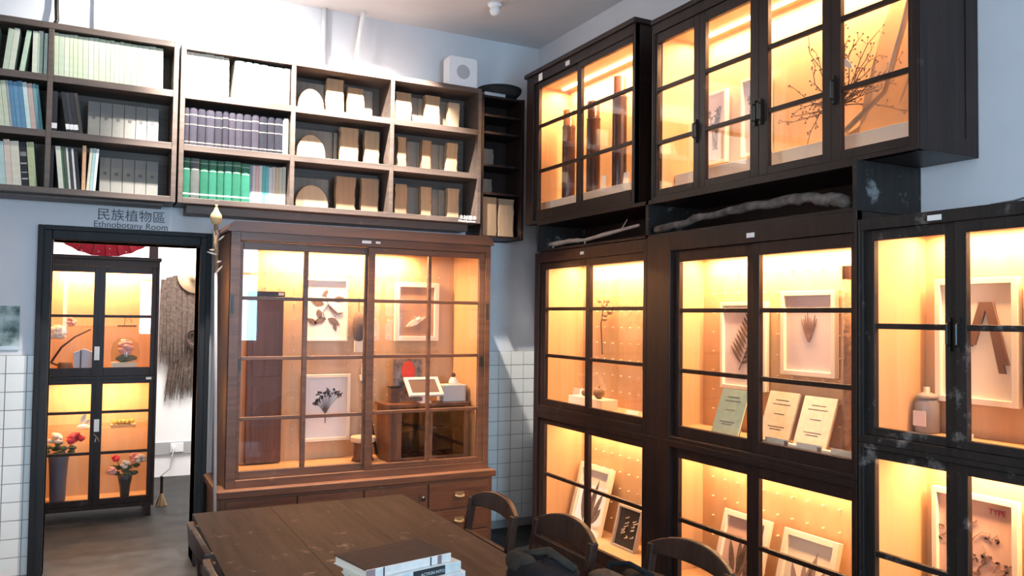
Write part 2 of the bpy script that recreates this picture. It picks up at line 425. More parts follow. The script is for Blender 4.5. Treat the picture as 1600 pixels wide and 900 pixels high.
# left bookcase
row([-0.568, -0.545, -0.521, -0.497], Z1, .245, [PG, PG2, PG], 'pale green volume', 'in the far left end of the top shelf', 'pale green volumes at the far left', lean=.10)
row([-0.452, -0.424, -0.396], Z1, .243, [PG2, PG3], 'leaning pale green volume', 'of the pair in the far left top bay', 'leaning pale green volumes', lean=.10)
row([-0.372, -0.347], Z1, .243, [(.44, .56, .42)], 'tilted mint green volume', 'beside the upright volumes in far left top bay', 'tilted mint volume', lean=.13)
row([-0.310, -0.283, -0.257], Z1, .248, [PG3, PG2], 'upright pale green volume', 'of the pair near the divider, top bay', 'upright pale volumes', lean=0)
row([-0.253, -0.234], Z1, .245, [PG3], 'thin grey green volume', 'against the divider in far left top bay', 'thin volume by the divider')
row([-0.2, -0.177, -0.148, -0.123, -0.103, -0.08, -0.054, -0.024, 0.002, 0.029, 0.066, 0.090, 0.113, 0.14, 0.164, 0.202, 0.233, 0.263, 0.3, 0.339, 0.378], Z1, .252,
    [PG, PG2, PG3, PG, PG], 'pale green volume', 'in the full top row over the doorway', 'pale green volumes in the full top row', lean=-.016, hj=.003)
BLUE, BLU2, TEAL = (.10, .22, .34), (.12, .25, .38), (.16, .30, .32)
row([-0.478, -0.453, -0.429, -0.405, -0.392, -0.371, -0.349, -0.325, -0.302, -0.276, -0.258, -0.244], Z2, [.27, .255, .26, .262, .265, .262, .268, .262, .26, .262, .258],
    [(.50, .52, .38), (.52, .55, .42), (.50, .55, .40), (.30, .33, .35), BLUE, BLU2, BLUE, (.48, .60, .58), (.46, .34, .30), TEAL, (.10, .24, .26)],
    ['olive volume', 'pale olive volume', 'pale olive volume', 'thin grey volume', 'blue volume', 'blue volume', 'blue volume', 'pale cyan volume', 'pinkish brown volume', 'teal volume', 'thin dark teal volume'],
    'in the leaning far left middle row', 'leaning volumes of the far left middle bay', lean=-.12, hj=.003)
BK, WL = (.022, .022, .026), [(.08, .13, (.72, .72, .70))]
book(-0.207, -0.176, Z2, .232, BK, 'upright black volume with white spine label by the divider', 'black volumes with white labels', patch=None, bands=WL)
row([-0.128, -0.107, -0.087, -0.063], Z2, .235, [BK, (.035, .035, .042), BK], 'leaning black volume with white label', 'of three before the grey boxes', 'black volumes with white labels', lean=-.15, bands=WL, hj=.002)
row([-0.062, -0.042], Z2, .235, [(.045, .04, .035)], 'thin dark brown volume', 'leaning against the grey file boxes', 'thin dark volume', lean=-.15)
def filebox(x0, x1, z, h, label, group):
    w = x1 - x0 - .002
    r = thing('file_box', label, 'file box', ((x0 + x1) / 2, 5.415, z), 0, group)
    box(-w / 2, w / 2, 0, .155, 0, h).build('case', mat('grey_file_card', (.21, .205, .185), .75, spec=.2, noise=((.185, .18, .165), 20)), r, bevel=.0025)
    box(-w / 2 + .004, w / 2 - .004, -.001, .0, h * .74, h * .97).build('upper_strip', mat('darker_upper_strip', (.165, .16, .155), .75), r)  # slightly darker colour across the upper part of the box front
    MB().lathe([(.010, 0), (.010, .0012)], n=12).build('finger_label', mat('dim_print', (.085, .08, .08), .7), r, (0, -.0002, h * .56), (PI / 2, 0, 0))
bx = [-0.022, 0.043, 0.108, 0.173, 0.236, 0.298, 0.364]
for i in range(6): filebox(bx[i], bx[i + 1], Z2, .215, 'grey file box, %s from left on the middle shelf of the left bookcase' % ORD[i], 'grey file boxes on the middle shelf')
row([-0.468, -0.444, -0.414, -0.383, -0.340], Z3, [.25, .24, .255, .245], [(.36, .50, .48), (.40, .54, .52), (.60, .50, .42), (.60, .57, .46)],
    ['pale teal volume', 'light teal volume', 'pinkish cream volume', 'cream volume'], 'in the far left bottom row', 'leaning volumes of the far left bottom bay', lean=-.09)
row([-0.338, -0.306], Z3, .245, [BK], 'black volume with speckled spine', 'between cream and olive volumes, bottom row', 'black speckled volume', lean=-.09, bands=[(.15, .03, (.4, .4, .38)), (.3, .02, (.4, .4, .38)), (.5, .03, (.4, .4, .38)), (.68, .1, (.2, .2, .2))])
row([-0.303, -0.266], Z3, .255, [(.42, .44, .26)], 'thick olive green volume', 'ending the far left bottom row', 'olive volume', lean=-.09)
row([-0.202, -0.186], Z3, .235, [BK], 'thin black volume', 'against the divider in the bottom bay', 'thin black volume')
row([-0.158, -0.131, -0.121, -0.106, -0.094, -0.078, -0.066, -0.046], Z3, [.245, .243, .242, .24, .238, .238, .235],
    [(.62, .62, .52), (.06, .13, .08), (.07, .10, .07), (.60, .60, .56), (.05, .05, .05), (.62, .62, .60), BK],
    ['cream volume', 'thin dark green volume', 'dark green volume', 'white spined volume', 'black volume', 'thin white volume', 'black volume'],
    'in the leaning bottom row over the doorway', 'leaning volumes over the doorway', lean=-.10, hj=.001)
row([-0.043, -0.022], Z3, .258, [(.62, .36, .20)], 'orange brown volume', 'beside the cream booklet on the bottom shelf', 'orange volume')
row([-0.019, -0.003, 0.014, 0.030], Z3, .25, [(.60, .56, .44), (.34, .50, .50), (.62, .68, .68)], ['cream booklet', 'teal booklet', 'whitish booklet'], 'between orange volume and file boxes', 'booklets before the boxes', lean=.06, hj=.002)
bx = [0.049, 0.108, 0.172, 0.238, 0.302, 0.37]
for i in range(5): filebox(bx[i], bx[i + 1], Z3, .215, 'grey file box, %s from left on the bottom shelf of the left bookcase' % ORD[i], 'grey file boxes on the bottom shelf')
# right bookcase, left bay
row([0.503, 0.531, 0.559, 0.587, 0.616, 0.645, 0.673, 0.702, 0.732, 0.761], Z1, .256, [(.62, .60, .50), (.64, .62, .54), (.60, .57, .47)], 'cream volume', 'on the brightly lit top shelf', 'cream volumes on the lit top shelf', lean=-.02, hj=.004)
row([0.792, 0.854, 0.901, 0.944, 0.996, 1.04, 1.093, 1.138], Z1, [.245, .245, .24, .238, .238, .238, .238], [(.62, .58, .52), (.58, .56, .56), (.55, .53, .55), (.50, .48, .52), (.26, .25, .29), (.30, .29, .33), (.14, .13, .15)],
    ['pale bound volume', 'pale bound volume', 'pale bound volume', 'greyish bound volume', 'grey bound volume', 'grey bound volume', 'dark grey bound volume'], 'in the second group of the lit top shelf', 'bound volumes on the lit top shelf', rnd=.008, rough=.4, hj=.003)
NV = (.030, .028, .038); NV2 = (.040, .036, .048); NV3 = (.018, .018, .025)
gb = [(.80, .03, (.26, .22, .18)), (.55, .02, (.26, .22, .18)), (.08, .03, (.26, .22, .18))]
row([0.504, 0.533, 0.58, 0.629, 0.681, 0.727, 0.765, 0.807, 0.853, 0.904, 0.951, 1.003, 1.047, 1.1, 1.138], Z2, .235, [NV, NV2, NV, NV2, NV, NV, NV2, NV2, NV, NV2, NV3, NV3, NV3, (.30, .40, .34)],
    ['dark violet bound volume'] * 10 + ['black bound volume'] * 3 + ['pale green bound volume'], 'on the middle shelf of the right bookcase', 'bound volumes on the middle shelf', y=5.362, rnd=.010, bands=gb, rough=.32, hj=.005)
GR, GR2, GY = (.022, .115, .07), (.026, .14, .09), (.09, .095, .09)
gb2 = [(.90, .02, (.30, .42, .34)), (.72, .02, (.35, .45, .38)), (.1, .04, (.40, .50, .42))]
row([0.504, 0.548, 0.603, 0.655, 0.704, 0.746, 0.795, 0.849, 0.904], Z3, .248, [GR, GY, GR, GR2, GR, GR2, GR, GR2],
    ['green bound volume', 'grey bound volume'] + ['green bound volume'] * 6, 'on the bottom shelf of the right bookcase', 'green bound volumes', y=5.375, depth=.18, rnd=.010, bands=gb2, rough=.32, hj=.004)
row([0.908, 0.925, 0.946, 0.967, 0.987, 1.008, 1.029, 1.05, 1.071, 1.093, 1.114, 1.138], Z3, .252, [(.25, .36, .50), (.58, .56, .55), (.60, .42, .42), (.60, .56, .52), (.10, .42, .42), (.14, .45, .46), (.58, .58, .60), (.60, .52, .48), (.62, .46, .26), (.58, .54, .44), (.56, .52, .42)],
    ['blue booklet', 'white booklet', 'pink booklet', 'off white booklet', 'turquoise booklet', 'turquoise booklet', 'white booklet', 'beige booklet', 'tan booklet', 'cream booklet', 'cream booklet'], 'right of the green bound volumes', 'thin booklets right of the green volumes', hj=.006, y=5.415, depth=.15)

# ---- wood samples
WS = [wood('sample_wood_a', (.30, .19, .10), (.40, .27, .16), 'z', .7, 7), wood('sample_wood_b', (.26, .15, .08), (.34, .21, .12), 'z', .7, 8), wood('sample_wood_c', (.38, .27, .165), (.46, .34, .22), 'z', .7, 6)]
WSB = [wood('sample_back_a', (.20, .15, .11), (.28, .21, .16), 'z', .75, 7), wood('sample_back_b', (.17, .15, .13), (.25, .22, .19), 'z', .75, 7)]
M_bark = mat('rough_bark', (.16, .10, .065), .95, noise=((.27, .18, .11), 30), bump=.8, bscale=35)
def half_disc(x0, x1, z, h, label):
    w = x1 - x0; r = thing('wood_slice', label, 'wood sample', ((x0 + x1) / 2, 5.425, z), 0, 'half round wood slices')
    a = [(-w / 2, 0)] ; pts = []
    for k in range(15):
        t = PI * k / 14; pts.append((w / 2 * math.cos(t), h * (.18 + .82 * math.sin(t)) if 0 < k < 14 else h * .18))
    poly = [(-w / 2 * .96, 0), (w / 2 * .96, 0)] + pts
    MB().prism([(p[0], p[1]) for p in poly], 0, .035).build('slice', random.choice(WS), r)
    MB().prism([(p[0] * 1.03, p[1] * (1.03)) for p in poly], .004, .033).build('bark', M_bark, r)
def block(x0, x1, z, h, label, group, y=5.43, th=.05, m=None, jag=.004):
    w = x1 - x0; r = thing('wood_block', label, 'wood sample', ((x0 + x1) / 2, y, z), 0, group)
    L, R = [], []
    n = 6
    for k in range(n + 1):
        L.append((-w / 2 + random.uniform(-jag, jag), h * k / n)); R.append((w / 2 + random.uniform(-jag, jag), h * k / n))
    MB().prism(R + L[::-1], 0, th).build('plank', m or random.choice(WS), r, bevel=.003)
    MB().prism([(R[k][0] - .001, R[k][1]) for k in range(n + 1)] + [(R[k][0] + .006, R[k][1]) for k in range(n, -1, -1)], .006, th - .004).build('bark_edge', M_bark, r)
rows_ = [(Z1, 'top'), (Z2, 'middle'), (Z3, 'bottom')]
for (z, nm), (a, b), h in zip(rows_, ((1.206, 1.380), (1.206, 1.395), (1.206, 1.420)), (.15, .165, .155)): half_disc(a, b, z, h, 'half round wood slice at left on the %s shelf of samples' % nm)
for (z, nm), l in zip(rows_, ([(1.398, 1.512, .245), (1.545, 1.655, .205)], [(1.500, 1.622, .245), (1.668, 1.770, .24)], [(1.476, 1.606, .235), (1.652, 1.770, .238)])):
    for k, (a, b, h) in enumerate(l): block(a, b, z, h, '%s wood block of the left sample bay, %s shelf' % (('left', 'right')[k], nm), 'wood blocks in the left sample bay')
for (z, nm), l in zip(rows_, ([(1.887, 2.0, .222), (2.11, 2.218, .228), (2.29, 2.372, .20)], [(1.908, 1.968, .225), (2.09, 2.155, .222), (2.278, 2.36, .225)], [(1.895, 1.98, .22), (2.086, 2.164, .215), (2.29, 2.38, .222)])):
    for k, (a, b, h) in enumerate(l): block(a, b, z, h, '%s narrow wood block of the right sample bay, %s shelf' % (('left', 'middle', 'right')[k], nm), 'wood blocks in the right sample bay')
for (z, nm), l in zip(rows_, ([(1.21, 1.40), (1.665, 1.735)], [(1.21, 1.46), (1.41 + .06, 1.495)], [(1.21, 1.44)])):
    for k, (a, b) in enumerate(l): block(a, b, z, .215, '%s grey back plank behind the left bay samples, %s shelf' % (('left', 'right')[k], nm), 'back planks in the left bay', y=5.50, th=.02, m=WSB[1], jag=.001)
for z, nm in rows_:
    for k, (a, b) in enumerate(((1.90, 1.99), (2.0, 2.075), (2.08, 2.17), (2.175, 2.245), (2.25, 2.32))):
        block(a, b, z, .215, '%s upright back plank in the right sample bay, %s shelf' % (ORD[k], nm), 'back planks in the right bay', y=5.50, th=.02, m=WSB[k % 2], jag=.001)

# ---- narrow corner shelf
ns = thing('corner_shelf', 'narrow dark shelf unit in the corner beside the samples bookcase', 'shelf', (2.508, 5.33, 2.168))
nw, nd, nh = .352, .262, 1.05
for a, b, c, d, n in ((0, .02, 0, nh, 'side_panel'), (nw - .022, nw, 0, nh, 'side_panel'), ): box(a, b, 0, nd, c, d).build(n, M_dark, ns, bevel=.002)
for z in (2.190, 2.505, 2.712, 2.950, 3.077, 3.215): box(.02, nw - .022, .004, nd - .01, z - 2.168 - .016, z - 2.168).build('shelf', M_dark, ns)
box(.02, nw - .022, nd - .01, nd, 0, nh).build('back_panel', M_dark, ns)
block(2.534, 2.652, 2.1905, .285, 'left bark edged slab at the bottom of the corner shelf', 'slabs in the corner shelf', y=5.36, th=.05, m=WS[1])
block(2.668, 2.792, 2.1905, .28, 'right bark edged slab at the bottom of the corner shelf', 'slabs in the corner shelf', y=5.36, th=.05, m=WS[1])
block(2.56, 2.66, 2.5055, .12, 'small brown block on the second shelf of the corner unit', 'blocks in the corner shelf', y=5.47, th=.04, m=WSB[0])
block(2.55, 2.67, 2.7125, .14, 'small dark block on the third shelf of the corner unit', 'blocks in the corner shelf', y=5.47, th=.04, m=WSB[0])
gb_ = thing('flat_folder', 'grey flat folder lying on top of the corner shelf', 'folder', (2.62, 5.34, 3.2155)); box(-.085, .085, 0, .2, 0, .004).build('cover', mat('grey_folder', (.32, .33, .35), .6), gb_); box(-.083, .083, .003, .195, .004, .022).build('sheets', M_greypl, gb_); box(-.085, .085, 0, .2, .022, .026).build('cover', MATS['grey_folder'], gb_)
tr = thing('woven_tray', 'black round woven tray lying across the corner shelf top', 'tray', (2.70, 5.44, 3.243), rot=(0.0, 0, 0))
MB().lathe([(.02, 0), (.13, .0), (.155, .03), (.15, .045), (.158, .05), (.165, .03), (.135, -.001)], n=28, cap=False).build('bowl', mat('black_basketry', (.015, .013, .013), .9, bump=.5, bscale=90), tr, smooth=True)
MB().lathe([(.148, .043), (.168, .043), (.168, .055), (.148, .055)], n=28).build('rim', MATS['black_basketry'], tr)

# ---- white speaker on top of the bookcase
sp = thing('speaker_box', 'white box with round grey grille on the bookcase top', 'speaker', (2.383, 5.395, ZT))
pl = [];
for cx, cz, a0 in ((.09, .21, 0), (-.09, .21, PI / 2), (-.09, .025, PI), (.09, .025, 1.5 * PI)):
    for k in range(4): pl.append((cx + .024 * math.cos(a0 + k * PI / 6), cz + .024 * math.sin(a0 + k * PI / 6)))
MB().prism(pl, 0, .1).build('case', M_whitepl, sp, bevel=.004)
MB().lathe([(.052, 0), (.052, .003), (.046, .006)], n=28).build('grille', M_greypl, sp, (.0, 0, .125), (PI / 2, 0, 0))
sb = thing('adapter_box', 'small dark grey box beside the white speaker', 'box', (2.222, 5.47, ZT)); box(-.04, .04, 0, .05, 0, .045).build('case', mat('slate_plastic', (.14, .15, .17), .5), sb, bevel=.004); box(-.028, .028, -.001, 0, .012, .032).build('face_plate', M_greypl, sb)

# ------------------------------------------------------------------ generic glazed cabinet
def pegs(parent, u0, u1, z0, z1, d, du=.10, dz=.10):
    mb = MB()
    z = z0
    while z < z1:
        u = u0
        while u < u1:
            mb.tube([(u, d, z), (u, d - .014, z + .001)], .0042, 6); u += du
        z += dz
    o = mb.build('wall_pegs', mat('pale_peg', (.78, .66, .48), .4), parent); o['kind'] = 'stuff'; return o
def cabinet(name, label, loc, rotz, Wd, H, D, doors, m, mid=None, lamp=40, lampd=.76, pegrow=True, handle=None, tags=(), side_mould=False, fr=.03, plinth=0.0, lamp_u=None, lamp_w=None):
    """doors: (u0,u1,z0,z1, cols[(a,b)..], zs[..glass row limits..], depth of the door face)"""
    t = thing(name, label, 'cabinet', loc, rotz)
    th = .022
    def p(n, mm, *b, bevel=.002): return box(*b).build(n, mm, t, bevel=bevel)
    p('side_panel', m, 0, th, .0, D, 0, H); p('side_panel', m, Wd - th, Wd, .0, D, 0, H)
    p('top_panel', m, th, Wd - th, .0, D, H - th, H); p('bottom_panel', m, th, Wd - th, .0, D, 0, th)
    zlo = min(d[5][0] for d in doors); zhi = max(d[5][-1] for d in doors)
    zf, zt = max(zlo - .035, th), min(zhi + .05, H - th)
    p('back_panel', M_ply, th, Wd - th, D - .014, D, th, H - th)
    for b in ((th, th + .006, .05, D - .014, zf, zt), (Wd - th - .006, Wd - th, .05, D - .014, zf, zt), (th + .006, Wd - th - .006, .05, D - .014, zf - .012, zf), (th + .006, Wd - th - .006, .05, D - .014, zt, zt + .012)):
        box(*b).build('lining_panel', M_ply, t)
    # face frame around the doors
    a0 = min(d[0] for d in doors); a1 = max(d[1] for d in doors); b0 = min(d[2] for d in doors); b1 = max(d[3] for d in doors)
    if a0 > .002: p('frame_stile', m, 0, a0, -.004, .03, 0, H)
    if Wd - a1 > .002: p('frame_stile', m, a1, Wd, -.004, .03, 0, H)
    if b0 > .002: p('frame_rail', m, a0, a1, -.004, .03, 0, b0)
    if H - b1 > .002: p('frame_rail', m, a0, a1, -.004, .03, b1, H)
    for (u0, u1, z0, z1, cols, zs, dd) in doors:
        dt = .026; f = MB()
        f.box(u0 + .0002, cols[0][0], dd, dd + dt, z0 + .001, z1 - .001); f.box(cols[-1][1], u1 - .0002, dd, dd + dt, z0 + .001, z1 - .001)
        f.box(cols[0][0], cols[-1][1], dd, dd + dt, z0 + .001, zs[0]); f.box(cols[0][0], cols[-1][1], dd, dd + dt, zs[-1], z1 - .001)
        for i in range(len(cols) - 1): f.box(cols[i][1], cols[i + 1][0], dd, dd + dt, zs[0], zs[-1])
        do = f.build('door', m, t, bevel=.0025)
        for zz in zs[1:-1]:
            for a, b in cols: box(a, b, dd + .002, dd + dt - .003, zz - .011, zz + .011).build('muntin', m, do, bevel=.003)
        for a, b in cols:
            for i in range(len(zs) - 1):
                g0 = zs[i] + (.011 if i else 0); g1 = zs[i + 1] - (.011 if i < len(zs) - 2 else 0)
                box(a, b, dd + .011, dd + .014, g0, g1).build('pane', M_pane, do)
        if handle:
            hu, hz, hk = handle(u0, u1, z0, z1)
            h = MB()
            if hk == 'bar': h.box(hu - .006, hu + .006, dd - .012, dd, hz - .06, hz + .06).tube([(hu, dd, hz - .045), (hu, dd - .026, hz - .035), (hu, dd - .026, hz + .035), (hu, dd, hz + .045)], .005, 6)
            else: h.box(hu - .012, hu + .012, dd - .004, dd, hz - .035, hz + .035)
            h.build('handle', M_metal, do)
    if pegrow: pegs(t, .12, Wd - .08, zf + .10, zt - .08, D - .014, .095, .105)
    lw = lamp_w or (Wd - .16); lu = lamp_u if lamp_u is not None else Wd / 2
    box(lu - lw / 2, lu + lw / 2, D * lampd - .012, D * lampd + .012, zt - .012, zt).build('strip_lamp', M_lamp, t)
    area_light('strip_light', (lu, D * lampd, zt - .014), (0, 0, 0), lw, .03, lamp * 1.45, WARM, t)
    for (tu, tz, tw, thh) in tags: box(tu - tw / 2, tu + tw / 2, -.0062, -.004, tz - thh / 2, tz + thh / 2).build('paper_tag', M_tag, t)
    if side_mould:
        sm = MB(); sm.box(Wd, Wd + .004, .0, .05, 0, H).box(Wd, Wd + .004, D - .075, D, 0, H).box(Wd, Wd + .004, .05, D - .075, 0, .07).box(Wd, Wd + .004, .05, D - .075, H - .07, H)
        sm.build('side_frame', m, t, bevel=.001)
    return t
RZ = -PI / 2                               # cabinets along the right wall face -x
XF, XU = 2.73, 2.766
def hmid(right):                           # handle near the meeting stile
    return lambda u0, u1, z0, z1: ((u1 - .02) if (u0 < right) else (u0 + .02), (z0 + z1) / 2, 'bar')
# --- column A (far), lower and upper tier; u = y_left - y
yl = 4.905; WA = 1.262
def U(y, l): return l - y
A_cols = [(U(4.781, yl), U(4.284, yl)), (U(4.226, yl), U(3.677, yl))]
def two_doors(cols, z0, z1, zs, left, right, dd=(.012, .004), split=None):
    mid = (cols[0][1] + cols[1][0]) / 2 if split is None else split
    return [(left, mid, z0, z1, [cols[0]], zs, dd[0]), (mid, right, z0, z1, [cols[1]], zs, dd[1])]
plate = lambda u0, u1, z0, z1: ((u0 + .018), (z0 + z1) / 2, 'plate')
L0 = .968
cabinet('glazed_display_cabinet', 'dark lower display cabinet nearest the corner, holding a leaning frame', (XF, yl, .0), RZ, WA, L0, XW - XF - .003,
        two_doors([(a, b) for a, b in A_cols], .15, .93, [.226, .56, .891], .06, WA - .03), M_dark, lamp=9, pegrow=True)
cabinet('glazed_display_cabinet', 'dark upper display cabinet nearest the corner, under the pale branch', (XF, yl, L0 + .001), RZ, WA, 2.040 - L0 - .001, XW - XF - .003,
        two_doors(A_cols, .045, 1.0, [1.055 - L0, 1.346 - L0, 1.657 - L0, 1.923 - L0], .06, WA - .03), M_dark, lamp=20, tags=((.60, 1.035, .04, .018),))
# --- column B
yl = 3.640; WB = 1.378
B_cols = [(U(3.392, yl), U(2.897, yl)), (U(2.808, yl), U(2.299, yl))]
cabinet('glazed_display_cabinet', 'dark lower display cabinet, second from the corner, with two plant frames', (XF, yl, 0), RZ, WB, L0, XW - XF - .003,
        two_doors(B_cols, .15, .935, [.25, .565, .881], .20, WB - .012, (.02, .008)), M_dark, lamp=10)
cabinet('glazed_display_cabinet', 'dark upper display cabinet, second from the corner, with booklets', (XF, yl, L0 + .001), RZ, WB, 2.045 - L0 - .001, XW - XF - .003,
        two_doors(B_cols, .02, .99, [1.046 - L0, 1.332 - L0, 1.645 - L0, 1.900 - L0], .20, WB - .012, (.02, .008)), M_dark, lamp=23, tags=((.79, 1.025, .05, .022),))
# --- column C (nearest)
yl = 2.257; WC = .812; CB = 1.125
C_cols = [(U(2.192, yl), U(1.895, yl)), (U(1.808, yl), U(1.505, yl))]
hC = hmid(.3)
cabinet('glazed_display_cabinet', 'worn dark lower cabinet nearest the camera, holding a sheet marked type', (XF, yl, 0), RZ, WC, CB, XW - XF - .003,
        two_doors(C_cols, .12, 1.105, [.30, .70, 1.068], .01, WC - .01), M_darkg, lamp=10, handle=hC, pegrow=False)
cabinet('glazed_display_cabinet', 'worn dark upper cabinet nearest the camera, holding framed leather straps', (XF, yl, CB + .001), RZ, WC, 2.005 - CB, XW - XF - .003,
        two_doors(C_cols, .03, .835, [1.188 - CB, 1.582 - CB, 1.918 - CB], .01, WC - .01), M_darkg, lamp=12, handle=hC, pegrow=False, tags=((.335, .855, .055, .02),))
# --- open strip shelf with branches
st = thing('open_shelf', 'long low open shelf between the lower and upper right wall cabinets', 'shelf', (XF, 4.888, 2.046), RZ)
for a in (0, 1.228, 2.604): box(a, a + .024, 0, .387, 0, .204).build('upright', M_darkg, st)
for z in ((0, .014), (.182, .204)): box(0 + .024, 2.604, .0, .387, *z).build('board', M_dark, st)
box(.024, 2.604, .375, .387, .014, .182).build('back_panel', M_dark, st)
# --- upper cabinets
ZU = 2.252
yl = 5.12; WU = 1.305
UA_cols = [(U(4.968, yl), U(4.467, yl)), (U(4.405, yl), U(3.851, yl))]
ua = cabinet('glazed_wall_cabinet', 'dark top cabinet nearest the corner, holding three tall dark tubes', (XU, yl, ZU), RZ, WU, 3.305 - ZU, XW - XU - .003,
        two_doors(UA_cols, .02, 3.245 - ZU, [2.345 - ZU, 2.620 - ZU, 2.937 - ZU, 3.203 - ZU], .10, WU - .01), M_dark, lamp=24, pegrow=False, lampd=.72, tags=((.20, 1.02, .05, .05), (.56, 1.02, .05, .03)))
box(-.015, WU + .015, -.02, XW - XU - .003, 3.305 - ZU, 3.335 - ZU).build('cornice', M_dark, ua, bevel=.004)
yl = 3.655; WV = 1.645
UB = [(3.620, 3.313), (3.223, 2.905), (2.790, 2.475), (2.378, 2.062)]
UBc = [(U(a, yl), U(b, yl)) for a, b in UB]
zsB = [2.312 - ZU, 2.570 - ZU, 2.868 - ZU, 3.125 - ZU]
lims = [.012, (UBc[0][1] + UBc[1][0]) / 2, (UBc[1][1] + UBc[2][0]) / 2, (UBc[2][1] + UBc[3][0]) / 2, WV - .03]
ub = cabinet('glazed_wall_cabinet', 'long dark top cabinet with four glazed doors and a dried branch', (XU, yl, ZU), RZ, WV, 3.235 - ZU, XW - XU - .003,
        [(lims[i], lims[i + 1], .02, .93, [UBc[i]], zsB, .006) for i in range(4)], M_dark, lamp=25, pegrow=False, lampd=.72, side_mould=True,
        handle=lambda u0, u1, z0, z1: ((u1 - .018) if u0 < .05 or .5 > u0 > .3 else (u0 + .018), z0 + (z1 - z0) * .33, 'bar'))
box(-.0, WV + .012, -.016, XW - XU - .003, 3.235 - ZU, 3.262 - ZU).build('cornice', M_dark, ub, bevel=.004)

# ------------------------------------------------------------------ red-brown sliding door cabinet on the back wall
CX, CY, CZ = 0.745, 5.015, 0.578
CW, CH, CD = 1.695, 2.085 - 0.578, YB - 5.015 - .004
def q(x): return x - CX
bc = cabinet('sliding_door_cabinet', 'large red brown cabinet with glazed sliding doors beside the doorway', (CX, CY, CZ), 0, CW, CH, CD,
    [(q(.80), q(1.606), .045, 1.455, [(q(.824), q(1.184)), (q(1.212), q(1.571))], [.668 - CZ, .975 - CZ, 1.334 - CZ, 1.693 - CZ, 1.985 - CZ], .034),
     (q(1.583), q(2.402), .045, 1.455, [(q(1.628), q(1.990)), (q(2.012), q(2.360))], [.660 - CZ, .983 - CZ, 1.340 - CZ, 1.692 - CZ, 1.993 - CZ], .004)],
    M_red, lamp=27, lampd=.8, lamp_u=q(1.55), lamp_w=1.0, handle=lambda u0, u1, z0, z1: ((u0 + .012) if u0 < .4 else (u1 - .02), .72, 'plate'),
    tags=((q(1.565), CH - .022, .06, .018), (q(1.64), CH - .022, .03, .014)))
# crown, ledge and base
MB().prism([(-.02, 0), (CW + .02, 0), (CW + .02, .012), (CW + .005, .045), (CW - .02, .062), (.02, .062), (-.005, .045), (-.02, .012)], -.012, CD).build('crown', wood('dark_crown_wood', (.05, .018, .01), (.10, .04, .02), 'x', .4), bc, (0, 0, CH))
box(q(.692), q(2.472), -.068, CD, -.045, 0).build('ledge', M_red, bc, bevel=.006)
box(q(.712), q(2.452), -.045, CD, .06 - CZ, -.045).build('base_case', M_red, bc, bevel=.003)
box(q(.735), q(2.43), -.02, CD, -CZ + .001, .06 - CZ).build('plinth', MATS['dark_crown_wood'], bc)
def pull(parent, u, z):
    mb = MB(); mb.box(u - .03, u + .03, -.050, -.047, z - .012, z + .018)
    pr = [(-.03 * math.cos(a), .0) for a in (0,)]
    mb.tube([(u - .028, -.052, z + .004), (u - .02, -.068, z - .006), (u, -.074, z - .010), (u + .02, -.068, z - .006), (u + .028, -.052, z + .004)], .007, 6)
    return mb.build('pull', M_brass, parent)
for z0, z1 in ((.345, .515), (.20, .335), (.075, .19)):
    d = box(q(1.995), q(2.42), -.056, -.046, z0 - CZ, z1 - CZ).build('drawer', M_red, bc, bevel=.004)
    o = MB(); u = q(2.208); zc = (z0 + z1) / 2 - CZ
    o.box(u - .032, u + .032, -.059, -.056, zc - .006, zc + .022).tube([(u - .03, -.059, zc + .0), (u - .02, -.078, zc - .004), (u, -.084, zc - .006), (u + .02, -.078, zc - .004), (u + .03, -.059, zc)], .008, 6)
    o.build('pull', M_brass, d)
for i, (a, b) in enumerate(((.745, 1.145), (1.155, 1.555), (1.565, 1.98))):
    d = MB(); d.box(q(a), q(b), -.056, -.046, .075 - CZ, .515 - CZ)
    d.box(q(a), q(a) + .05, -.062, -.056, .075 - CZ, .515 - CZ).box(q(b) - .05, q(b), -.062, -.056, .075 - CZ, .515 - CZ).box(q(a) + .05, q(b) - .05, -.062, -.056, .465 - CZ, .515 - CZ).box(q(a) + .05, q(b) - .05, -.062, -.056, .075 - CZ, .125 - CZ)
    dd = d.build('cupboard_door', M_red, bc)
    MB().lathe([(.012, 0), (.016, .012), (.010, .02)], n=12).build('knob', M_metal, dd, (q(b) - .028, -.062, .43 - CZ), (PI / 2, 0, 0))
box(q(.752), q(.768), -.010, -.004, 1.02, 1.13).build('lock_plate', M_metal, bc)
box(q(2.412), q(2.428), -.010, -.004, 1.00, 1.11).build('lock_plate', M_metal, bc)

